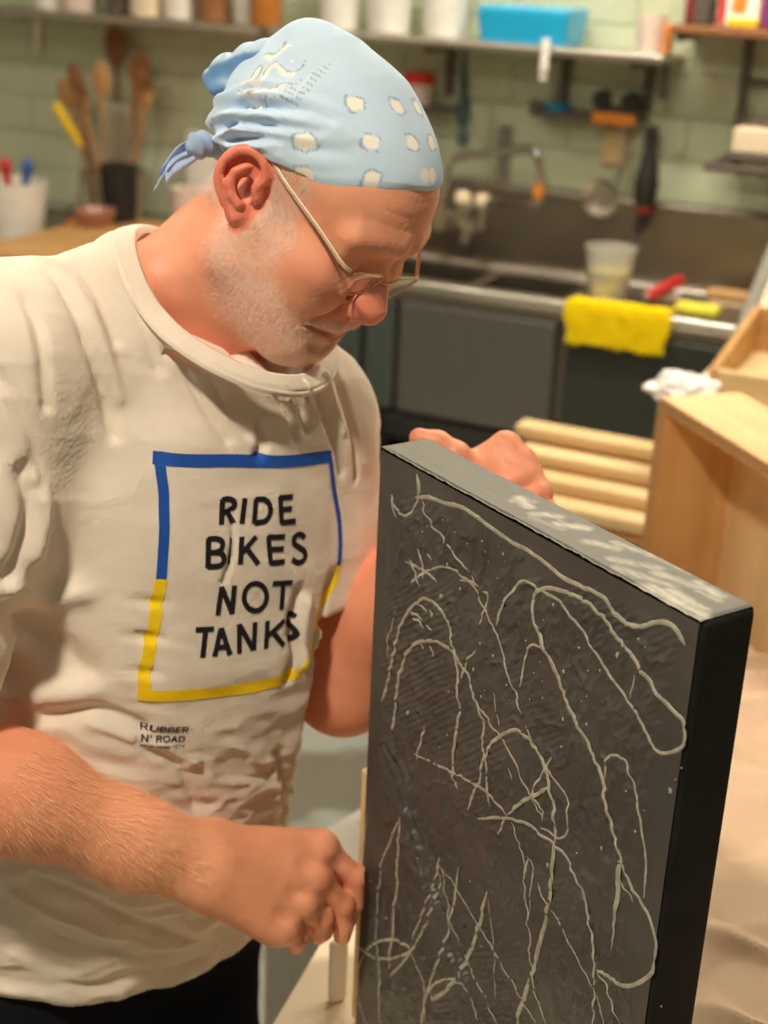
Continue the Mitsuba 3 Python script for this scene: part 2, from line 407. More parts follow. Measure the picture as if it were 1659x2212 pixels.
obj('body', wl([(0, 0), (.036, 0), (.04, .01), (.042, .08), (.03, .13), (.013, .16), (.013, .185), (0, .185)], -1.925, 3.352, 1.447), 'mat_amber', k)
obj('handle', wt([(-1.912, 3.352, 1.616), (-1.888, 3.352, 1.60), (-1.886, 3.352, 1.56)], .006, 6), 'mat_amber', k)
for i, (s, r, h, lab) in enumerate([(-1.74, .055, .15, 'cloudy clear tub beside the blue bin, furthest left of three'), (-1.60, .058, .12, 'cloudy clear tub, middle of three left of the blue bin'), (-1.45, .058, .16, 'cloudy clear tub right next to the blue bin')]):
    k = thing('clear_tub', lab, 'container', 'clear tubs on the metal shelf')
    obj('body', wl(cup(r * .9, r, h, .003), s, 3.40, 1.447), 'mat_frost', k)
    obj('rim', wl([(r - .002, h - .004), (r + .003, h - .004), (r + .003, h + .003), (r - .002, h + .003), (r - .002, h - .004)], s, 3.40, 1.447), 'mat_white', k)
k = thing('blue_bin', 'bright blue plastic bin on the metal shelf', 'bin')
b0 = tm(m3.Manifold.batch_hull([m3.Manifold.sphere(.008, 12).translate([x, y, z]) for x, y, z in [(sx * (.098 + .008 * (q > 0)), sy * (.06 + .008 * (q > 0)), .008 + q) for sx in (-1, 1) for sy in (-1, 1) for q in (0, .066)]]))
obj('body', xf(b0, frame(wp(-1.222, 3.392, 1.4475), TS, TW)), 'mat_blue_plastic', k)
obj('rim', xf(rbox((-.113, -.073, 0), (.113, .073, .010), .004), frame(wp(-1.222, 3.392, 1.522), TS, TW)), 'mat_blue_plastic', k)
obj('paper_cup', wl(cup(.027, .036, .082), -.925, 3.36, 1.4475), 'mat_pinkwhite', label='pinkish white cup at the right end of the metal shelf', cat_='cup')
obj('spice_tin', wbox(-.885, -.874, 3.33, 3.37, 1.4475, 1.515, .003), 'mat_orange', label='slim orange tin at the right end of the metal shelf', cat_='tin')
# things hanging below the shelf
k = thing('wall_rail', 'narrow dark rail shelf mounted on the tiles under the metal shelf', 'rail')
obj('bar', wbox(-1.225, -.945, 3.42, 3.497, 1.280, 1.296), 'mat_iron', k)
obj('lip', wbox(-1.225, -1.19, 3.42, 3.43, 1.296, 1.318), 'mat_iron', k)
obj('soap_dish', wl([(0, 0), (.028, 0), (.036, .013), (.033, .013), (.026, .003), (0, .003)], -1.165, 3.455, 1.2965), 'mat_blue_plastic', label='small blue dish on the narrow dark rail', cat_='dish')
k = thing('wall_scale', 'two round black knobs with a silver bar above an orange strip on the rail', 'scale')
for s in (-1.045, -.975):
    obj('knob', wt([(s, 3.42, 1.332), (s, 3.455, 1.332)], .022, 0, 20), 'mat_black', k)
obj('bar', wbox(-1.03, -.99, 3.43, 3.45, 1.32, 1.342), 'mat_chrome', k)
obj('strip', wbox(-1.06, -.955, 3.405, 3.419, 1.278, 1.304), 'mat_orange', k, label='orange strip')
obj('foot', wbox(-1.06, -.955, 3.42, 3.46, 1.2965, 1.312), 'mat_iron', k)
k = thing('clothes_peg', 'white clip pinched on the front edge of the metal shelf', 'clip')
obj('jaw', wbox(-1.158, -1.138, 3.283, 3.291, 1.375, 1.47, .003), 'mat_white', k)
obj('spring', wt([(-1.158, 3.287, 1.392), (-1.138, 3.287, 1.392)], .007, 0, 10), 'mat_chrome', k)
k = thing('bottle_brush', 'dark green bottle brush hanging from the metal shelf', 'brush')
obj('handle', wt([(-1.392, 3.40, 1.430), (-1.392, 3.40, 1.35), (-1.389, 3.40, 1.31)], [.004, .011, .009], 0), 'mat_darkgreen', k)
obj('bristles', wl([(0, -.01), (.010, 0), (.018, .02), (.016, .045), (.012, .065), (0, .07)], -1.387, 3.40, 1.245), 'mat_darkgreen', k)
obj('tip', wl([(0, 0), (.010, .006), (.014, .025), (.006, .05), (0, .052)], -1.386, 3.40, 1.19), 'mat_darkgreen', k)
obj('red_jar', wl([(0, 0), (.036, 0), (.038, .045), (.038, .05), (0, .05)], -1.53, 3.44, 1.281), 'mat_pinkwhite', 'red_lid_jar')
obj('lid', wl([(0, .05), (.039, .05), (.039, .078), (0, .08)], -1.53, 3.44, 1.281), 'mat_red', 'red_lid_jar')
say('red_lid_jar', 'small white jar with a red lid behind the bandana', 'jar')
obj('small_shelf', wbox(-1.62, -1.44, 3.40, 3.497, 1.268, 1.280), 'mat_iron', label='small dark shelf holding the red lidded jar', cat_='shelf')
obj('slate_strip', wbox(-1.325, -1.292, 3.488, 3.498, 1.10, 1.243), pbr('mat_slate', (.20, .18, .17), .5) or 'mat_slate', label='grey upright strip on the tiles behind the spout', cat_='strip')
k = thing('wooden_scraper', 'pale wooden board hanging on the tiles beside the black brush', 'board')
obj('blade', wbox(-1.05, -.985, 3.482, 3.496, 1.175, 1.262, .004), 'mat_slat', k)
obj('hook', wt([(-1.018, 3.489, 1.25), (-1.018, 3.489, 1.281)], .004, 0, 8), 'mat_steel', k)
k = thing('wire_strainer', 'grey wire strainer leaning against the tiles above the sink', 'strainer')
obj('handle', wt([(-1.0, 3.475, 1.28), (-.99, 3.47, 1.20), (-1.005, 3.46, 1.12)], .006, 6), 'mat_steel', k)
obj('basket', xf(lathe([(0, 0), (.03, .004), (.045, .02), (.047, .03), (.044, .03), (.028, .008), (0, .005)], 24), frame(wp(-1.02, 3.44, 1.105), TS, (0, 0, 1), TW * -1)), 'mat_steel', k)
k = thing('dough_cutter', 'black handled brush hanging on the green tiles, bristles down', 'brush')
BB = (-.912, 3.418)
obj('handle', wl([(0, .225), (.012, .222), (.017, .20), (.016, .165), (.022, .13), (.029, .09), (.028, .06), (.020, .035), (0, .034)], *BB, 1.06), 'mat_black', k)
obj('collar', wl([(0, .02), (.020, .02), (.021, .036), (0, .036)], *BB, 1.06), 'mat_darkred', k, label='dark red collar')
obj('tip', wt([(-.912, 3.418, 1.082), (-.918, 3.415, 1.05), (-.922, 3.412, 1.025)], [.014, .012, .005], 0), 'mat_black', k)
# upper right shelf and its boxes
k = thing('wood_shelf', 'dark wooden shelf at the top right corner holding colourful boxes', 'shelf')
obj('board', wbox(-.862, -.30, 3.30, 3.497, 1.497, 1.517), 'mat_spoon_dark', k)
obj('bracket', wbox(-.862, -.846, 3.33, 3.497, 1.48, 1.497), 'mat_iron', k)
for (s0, s1, m, m2, lab) in ((-.845, -.79, 'mat_iron', 'mat_darkred', 'black box leftmost on the dark wooden shelf'), (-.775, -.68, 'mat_white', 'mat_red', 'white and red box on the dark wooden shelf'), (-.672, -.59, 'mat_red', 'mat_purple', 'red box rightmost on the dark wooden shelf')):
    k = thing('carton', lab, 'box', 'boxes on the dark wooden shelf')
    obj('body', wbox(s0, s1, 3.33, 3.42, 1.518, 1.66), m, k)
    obj('band', wbox(s0 + .004, s0 + .02, 3.326, 3.331, 1.524, 1.655, .001), m2, k)
    if m == 'mat_white':
        obj('base_band', wbox(s0 + .03, s1 + .0, 3.322, 3.331, 1.519, 1.536, .001), 'mat_yellow', k)
        obj('print', wbox(s0 + .035, s1 - .03, 3.327, 3.331, 1.548, 1.60, .001), 'mat_orange', k)
k = thing('wall_rack', 'dark metal rack with a cream tray on the right end of the green tiles', 'rack')
for s in (-.725, -.50):
    obj('post', wbox(s - .009, s + .009, 3.47, 3.497, 1.20, 1.50), 'mat_iron', k)
for z in (1.395, 1.31):
    obj('bar', wbox(-.725, -.40, 3.46, 3.475, z - .006, z + .006), 'mat_chrome' if z < 1.33 else 'mat_iron', k)
obj('foot', wt([(-.762, 3.37, 1.207), (-.70, 3.36, 1.212), (-.40, 3.36, 1.212)], .009, 4), 'mat_iron', k)
obj('foot_arm', wt([(-.762, 3.37, 1.207), (-.725, 3.48, 1.232)], .009, 0), 'mat_iron', k)
obj('tray', wbox(-.715, -.40, 3.38, 3.458, 1.245, 1.302, .005), 'mat_cream', k, label='cream tray front')
obj('tray_base', wbox(-.72, -.40, 3.375, 3.46, 1.228, 1.243), 'mat_iron', k)

# ---------------------------------------------------------------- left counter
k = thing('counter', 'dark kitchen counter along the wall behind the person', 'counter')
obj('top', wbox(-3.6, -1.975, 2.70, 3.495, .845, .88), 'mat_steel_dark', k)
obj('body', wbox(-3.55, -1.99, 2.76, 3.48, .02, .845), 'mat_panel', k)
k = thing('cutting_board', 'large honey coloured wooden board on the counter behind the shoulder', 'board')
obj('slab', xf(rbox((-2.40, 2.715, .881), (-2.0, 3.32, .922), .006), WALL), 'mat_board', k)
obj('bucket', wl(cup(.066, .088, .152, .004), -2.515, 3.06, .881), 'mat_white', label='white plastic bucket at the left edge holding red and blue tools', cat_='bucket')
for (ds, dw, m, col) in ((-.02, .0, 'mat_red', 'red'), (.012, .02, 'mat_blue', 'blue'), (.0, -.03, 'mat_red', None)):
    if col:
        k = thing('kitchen_tool', f'{col} handled tool sticking out of the white bucket', 'tool')
        obj('handle', wt([(-2.515 + ds * .5, 3.06 + dw, .90), (-2.515 + ds, 3.06 + dw, 1.0), (-2.505 + ds * 1.8, 3.06 + dw, 1.045 + .02)], [.006, .007, .013], 0), m, k)
        obj('head', wl([(0, 0), (.014, .004), (.017, .018), (.010, .034), (0, .036)], -2.505 + ds * 1.8, 3.06 + dw, 1.055), m, k)
k = thing('utensil_jar', 'tall brownish jar crammed with wooden spoons', 'jar')
JS, JW = -2.43, 3.395
obj('body', wl(cup(.070, .092, .15, .004), JS, JW, .881), pbr('mat_jar', (.34, .26, .17), .3) or 'mat_jar', k)
SP = [(-2.464, 1.365, .030, 'mat_spoon_dark', 'dark reddish wooden spoon, tallest in the jar'), (-2.575, 1.235, .024, 'mat_spoon', 'tan wooden spatula leaning furthest left in the jar'), (-2.55, 1.215, .022, 'mat_spoon', 'tan wooden spoon second from the left in the jar'),
      (-2.52, 1.285, .022, 'mat_spoon_dark', 'brown wooden spoon leaning left in the jar'), (-2.425, 1.285, .026, 'mat_spoon', 'pale wooden spoon in the middle of the jar'), (-2.392, 1.315, .018, 'mat_spoon', 'thin wooden spoon behind the middle one in the jar'),
      (-2.325, 1.322, .026, 'mat_spoon_dark', 'dark wooden ladle leaning right in the jar'), (-2.335, 1.255, .024, 'mat_spoon', 'tan wooden spoon leaning right in the jar')]
for i, (s, z, r, m, lab) in enumerate(SP):
    k = thing('wooden_spoon', lab, 'spoon', 'wooden spoons in the utensil jar')
    ln_ = -.049 + .014 * [7, 3, 5, 1, 0, 6, 2, 4][i]
    a = np.array([JS - -.032 * np.sign(s - JS) * min(1, abs(s - JS) / .06), JW + ln_ * .95, .89])
    b = np.array([s, JW + ln_ * 1.25, z - .03])
    obj('handle', wt([a, b], .0068, 0, 8), m, k)
    d = (b - a) / np.linalg.norm(b - a)
    hd = trimesh.creation.icosphere(2, 1.0)
    hd.apply_scale([r * 1.2, .0085, r * 1.9])
    dz = TS * d[0] + TW * d[1] + np.array([0, 0, d[2]])
    X = np.cross(TW, dz)
    X /= np.linalg.norm(X)
    obj('bowl', xf(hd, frame(wp(*b) + dz * r, X, np.cross(dz, X), dz)), m, k)
k = thing('silicone_spatula', 'yellow handled spatula leaning left in the spoon jar', 'spatula')
obj('handle', wt([(-2.478, 3.305, 1.10), (-2.545, 3.285, 1.21)], [.011, .014], 0), 'mat_yellow', k)
obj('shaft', wt([(-2.486, 3.30, .885), (-2.478, 3.303, 1.11)], .005, 0), 'mat_steel', k)
k = thing('whisk_pot', 'black pot with wire whisks standing in it beside the spoon jar', 'pot')
obj('body', wl(cup(.043, .052, .15, .004), -2.318, 3.255, .9225), 'mat_black', k)
for j in range(3):
    kk = thing('whisk', ('wire whisk on the left of the black pot', 'wire whisk in the middle of the black pot', 'wire whisk on the right of the black pot')[j], 'whisk', 'whisks in the black pot')
    cs = -2.347 + .029 * j
    for q in range(3):
        a = q * math.pi / 3
        ca, sa = .0135 * math.cos(a), .0135 * math.sin(a)
        obj('wire', wt([(cs, 3.255, 1.03), (cs - ca, 3.255 - sa, 1.12), (cs - ca * .8, 3.255 - sa * .8, 1.20), (cs, 3.255, 1.235), (cs + ca * .8, 3.255 + sa * .8, 1.20), (cs + ca, 3.255 + sa, 1.12), (cs, 3.255, 1.03)], .0022, 6, 6), 'mat_steel', kk)
    obj('grip', wt([(cs, 3.255, .94), (cs, 3.255, 1.04)], .008, 0), 'mat_steel', kk)
obj('white_board', wbox(-2.24, -1.985, 3.462, 3.478, .90, 1.155, .005), 'mat_white', label='white board leaning on the tiles behind the bandana knot', cat_='board', M=None)
k = thing('paper_roll', 'pinkish white roll of paper on the counter behind the neck', 'roll')
obj('roll', wl([(.02, 0), (.055, 0), (.056, .13), (.02, .13), (.02, 0)], -2.175, 3.385, .881), 'mat_pinkwhite', k)
obj('core', wl([(.017, .001), (.0195, .001), (.0195, .131), (.017, .131), (.017, .001)], -2.175, 3.385, .881), 'mat_kraft', k)
k = thing('orange_bottle', 'small orange bottle between the bucket and the spoon jar', 'bottle')
obj('body', wl([(0, 0), (.016, 0), (.017, .03), (.010, .045), (0, .046)], -2.43, 3.19, .881), 'mat_orange', k)
obj('cap', wl([(0, .046), (.010, .046), (.010, .075), (0, .076)], -2.43, 3.19, .881), 'mat_iron', k)
k = thing('glass_bowl', 'reddish glass bowl on the counter in front of the spoon jar', 'bowl')
obj('bowl', wl([(0, 0), (.03, 0), (.052, .03), (.055, .045), (.052, .045), (.03, .006), (0, .005)], -2.322, 3.15, .9225), pbr('mat_rosy', (.42, .20, .15), .15) or 'mat_rosy', k)

# ---------------------------------------------------------------- work table with paper, and what stands on it
TZ = 0.62
tl0, tl1 = np.array([-0.086, 1.185]), np.array([-0.049, 1.301])
dv = (tl1 - tl0) / np.linalg.norm(tl1 - tl0)
nv = np.array([dv[1], -dv[0]])
TBL = frame((tl0[0], tl0[1], 0), (nv[0], nv[1], 0), (dv[0], dv[1], 0))


def tb(x0, x1, y0, y1, z0, z1, r=.004):
    return xf(cbox((x0, y0, z0), (x1, y1, z1), r), TBL)


k = thing('low_table', 'low cream table under the bottom of the black canvas', 'table')
obj('tabletop', tb(.004, .37, -.45, .28, TZ - .035, TZ - .002), 'mat_cream', k)
for x in (.045, .33):
    for y in (-.41, .24):
        obj('leg', tb(x - .022, x + .022, y - .022, y + .022, 0, TZ - .035), 'mat_cream', k)
obj('paper_cover', tb(0, .372, -.455, .285, TZ - .002, TZ, .0008), 'mat_cream', None, label='cream paper sheet covering the low table', cat_='paper')
# higher work table right behind the canvas, with crumpled kraft paper
CA, CE = np.array([-.0064, 1.1716, 1.25]), np.array([.5576, -.8301, 0])
CE = CE / np.linalg.norm(CE)
CN = np.array([-.8301, -.5576, 0]) / np.linalg.norm([.8301, .5576])     # the painted face of the canvas looks this way
CL, CT, CH = .3905, .052, 1.25 - TZ - .003
# ---- plywood box, open towards the left
e1, e2 = np.array([.316, -.949, 0]), np.array([.949, .316, 0])
e1, e2 = e1 / np.linalg.norm(e1), e2 / np.linalg.norm(e2)
BX0 = np.array([.399, 2.04, 0])
BOXF = frame(BX0, e2, -e1)      # x: depth into the box, y: towards its far end


def bb(x0, x1, y0, y1, z0, z1, r=.002):
    return xf(cbox((x0, y0, z0), (x1, y1, z1), r), BOXF)


BH, BD, BL, PT = 1.05, .135, .62, .018
BZ = .62
k = thing('box_stand', 'small stand with a white paper top carrying the plywood box', 'stand')
obj('top', bb(-.008, .30, -.655, .04, BZ - .03, BZ - .001), 'mat_board', k)
for x in (.02, .27):
    for y in (-.62, .01):
        obj('leg', bb(x - .018, x + .018, y - .018, y + .018, 0, BZ - .03), 'mat_iron', k)
obj('white_paper', bb(-.009, .302, -.657, .042, BZ - .001, BZ, .0004), 'mat_pinkwhite', label='white paper under the plywood box', cat_='paper')
k = thing('plywood_box', 'open plywood box standing on its side behind the right end of the canvas', 'box')
ZB = BZ + .0005
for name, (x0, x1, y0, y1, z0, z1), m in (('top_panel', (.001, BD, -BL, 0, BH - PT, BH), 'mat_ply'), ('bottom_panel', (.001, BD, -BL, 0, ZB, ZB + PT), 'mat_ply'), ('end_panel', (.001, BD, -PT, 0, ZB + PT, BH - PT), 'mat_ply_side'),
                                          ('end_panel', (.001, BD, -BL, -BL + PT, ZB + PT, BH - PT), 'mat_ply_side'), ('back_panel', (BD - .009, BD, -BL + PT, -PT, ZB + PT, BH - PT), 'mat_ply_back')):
    pk = obj(name, bb(x0, x1, y0, y1, z0, z1), m, k)
    if name != 'back_panel':      # the veneers that show on the cut front edge
        horiz = z1 - z0 < .03
        for j in range(5):
            a, b = j * PT / 5, (j + 1) * PT / 5
            o = .0 if j % 2 else -.0012
            if horiz:
                g = bb(o - .001, .004, y0, y1, z0 + a + .0002, z0 + b - .0002, .0004)
            else:
                g = bb(o - .001, .004, y0 + a + .0002, y0 + b - .0002, z0, z1, .0004)
            obj('veneer', g, 'mat_ply_edge' if j % 2 else 'mat_ply_edge_light', pk)

HZ = .806
k = thing('work_table', 'work table covered with brown kraft paper behind the right end of the canvas', 'table')
obj('tabletop', bb(-.46, -.014, -1.10, -.12, HZ - .03, HZ), 'mat_board', k)
for (x, y) in ((-.43, -1.05), (-.05, -1.06), (-.06, -.16), (-.34, -.16)):
    obj('leg', bb(x - .018, x + .018, y - .018, y + .018, 0, HZ - .03), 'mat_iron', k)
u, v = np.meshgrid(np.linspace(-.459, -.014, 130), np.linspace(-1.10, -.12, 190), indexing='ij')
q = np.stack([u * 7, v * 7, u * 0], -1)
rg = 1 - np.abs(meshkit.fbm(q, 2, 4) * 2 - 1)
cr_ = 1 - np.abs(meshkit.noise(np.stack([u * 9 + v * 5, v * 4 - u * 3, 0 * u + 3], -1)) * 2 - 1)
hz = .011 * np.maximum(0, rg - .70) / .30 + .010 * np.maximum(0, cr_ - .75) / .25 + .003 * meshkit.fbm(q * 1.5, 3, 9)
pts = np.stack([u, v, HZ + .001 + hz], -1).reshape(-1, 3)
idx = np.arange(len(pts)).reshape(u.shape)
f4 = np.stack([idx[:-1, :-1], idx[1:, :-1], idx[1:, 1:], idx[:-1, 1:]], -1).reshape(-1, 4)
kp = trimesh.Trimesh(pts, np.vstack([f4[:, [0, 1, 2]], f4[:, [0, 2, 3]]]), process=False)
obj('kraft_paper', kp, 'mat_kraft', label='creased brown kraft paper spread on the work table', cat_='paper', M=BOXF, smooth=25)

# ---- slatted rack with four pale wooden bars
k = thing('slatted_rack', 'rack of four pale rounded wooden slats behind the left hand', 'rack')
for i in range(4):
    c0 = at(1132 + 6 * i, 912 + 53 * i, 2.67 - .075 * i)
    ln = .27
    sl = rbox((-.012, -.020, -.027), (ln, .030, .0), .008, 12)
    obj('slat', xf(sl, frame(c0, TS, TW)), 'mat_slat', k, label=None)
cA, cB = at(1132, 912, 2.67), at(1150, 1071, 2.445)
nb = np.cross(TS, cB - cA)
nb /= np.linalg.norm(nb)
nb = nb * (1 if nb @ TW > 0 else -1)
ld = (cB - cA) / np.linalg.norm(cB - cA)
obj('backing', xf(cbox((-.005, -.045, 0), (.265, np.linalg.norm(cB - cA) + .03, .006), .001), frame(cA + nb * .030, TS, ld, np.cross(TS, ld))), 'mat_spoon', k, label='brown backing board')
for o in (.05, .21):
    a, b = cA + TS * o + nb * .048, cB + TS * o + nb * .048
    obj('rail', tube([a, b], .009, 8), 'mat_spoon', k)
    obj('leg', tube([a - TW * .01, [a[0] - TW[0] * .01, a[1] - TW[1] * .01, 0]], .014, 10), 'mat_spoon', k)
    obj('leg', tube([b + TW * .012, [b[0] + TW[0] * .012, b[1] + TW[1] * .012, 0]], .012, 10), 'mat_spoon', k)

# ---- cart behind the box, white cloth, wooden crate, leaning board
CF = frame(at(1462, 858, 2.5), TS, TW)
czt = CF[2, 3]
k = thing('side_cart', 'side cart behind the plywood box carrying the wooden crate', 'cart')
obj('top', xf(cbox((.0, -.02, -.03), (.52, .40, 0), .004), CF), 'mat_cream', k)
for x in (.03, .49):
    for y in (.02, .37):
        obj('leg', xf(cbox((x - .015, y - .015, -czt), (x + .015, y + .015, -.03), .002), CF), 'mat_iron', k)
k = thing('wooden_crate', 'shallow wooden crate on the side cart behind the plywood box', 'crate')
obj('base', xf(cbox((.06, .03, .002), (.48, .34, .016), .002), CF), 'mat_slat', k)
obj('back_board', xf(cbox((.06, .34, .002), (.48, .356, .10), .002), CF), 'mat_board', k)
obj('front_board', xf(cbox((.06, .016, .002), (.48, .03, .055), .002), CF), 'mat_slat', k)
for x in (.046, .48):
    side = Polygon([(.016, .002), (.356, .002), (.356, .10), (.016, .055)])
    sm = trimesh.creation.extrude_polygon(side, .014)
    obj('side_board', xf(xf(sm, frame((x, 0, 0), (0, 1, 0), (0, 0, 1), (1, 0, 0))), CF), 'mat_board', k)
gx, gz = np.meshgrid(np.linspace(0, 1, 36), np.linspace(0, 1, 36), indexing='ij')


def crumple(n0, seed, amp):
    sph = trimesh.creation.icosphere(4, 1.0)
    v = sph.vertices
    d = meshkit.fbm(v * 2.2 + seed, 3, seed)
    sph.vertices = v * (1 + amp * (d - .5))[:, None]
    return sph


cl = crumple(4, 7, .9)
cl.apply_scale([.055, .05, .028])
obj('white_cloth', xf(cl, CF @ frame((.015, -.03, .0235))), 'mat_cloth_white', label='crumpled white cloth in front of the wooden crate', cat_='cloth', smooth=True)
k = thing('framed_board', 'cream board with a grey edge leaning at the right border behind the crate', 'board')
bo = at(1600, 718, 2.98)
bu = at(1659, 570, 3.02) - bo
bu /= np.linalg.norm(bu)
bx = TS - bu * (TS @ bu)
bx /= np.linalg.norm(bx)
BF = frame(bo, bx, np.cross(bu, bx), bu)
obj('panel', xf(cbox((.012, .002, -.12), (.5, .012, .55), .002), BF), 'mat_cream', k)
obj('edge', xf(cbox((-.014, -.004, -.14), (.012, .018, .56), .003), BF), pbr('mat_edgegrey', (.20, .20, .17), .5) or 'mat_edgegrey', k)
obj('stand', tube([BF[:3, 3] + bu * -.13 + bx * .1, [BF[0, 3] + .06, BF[1, 3] + .05, 0]], .014, 8), 'mat_iron', k)
obj('stand', tube([BF[:3, 3] + bu * -.11 + bx * .4, [BF[0, 3] + .36, BF[1, 3] - .06, 0]], .014, 8), 'mat_iron', k)

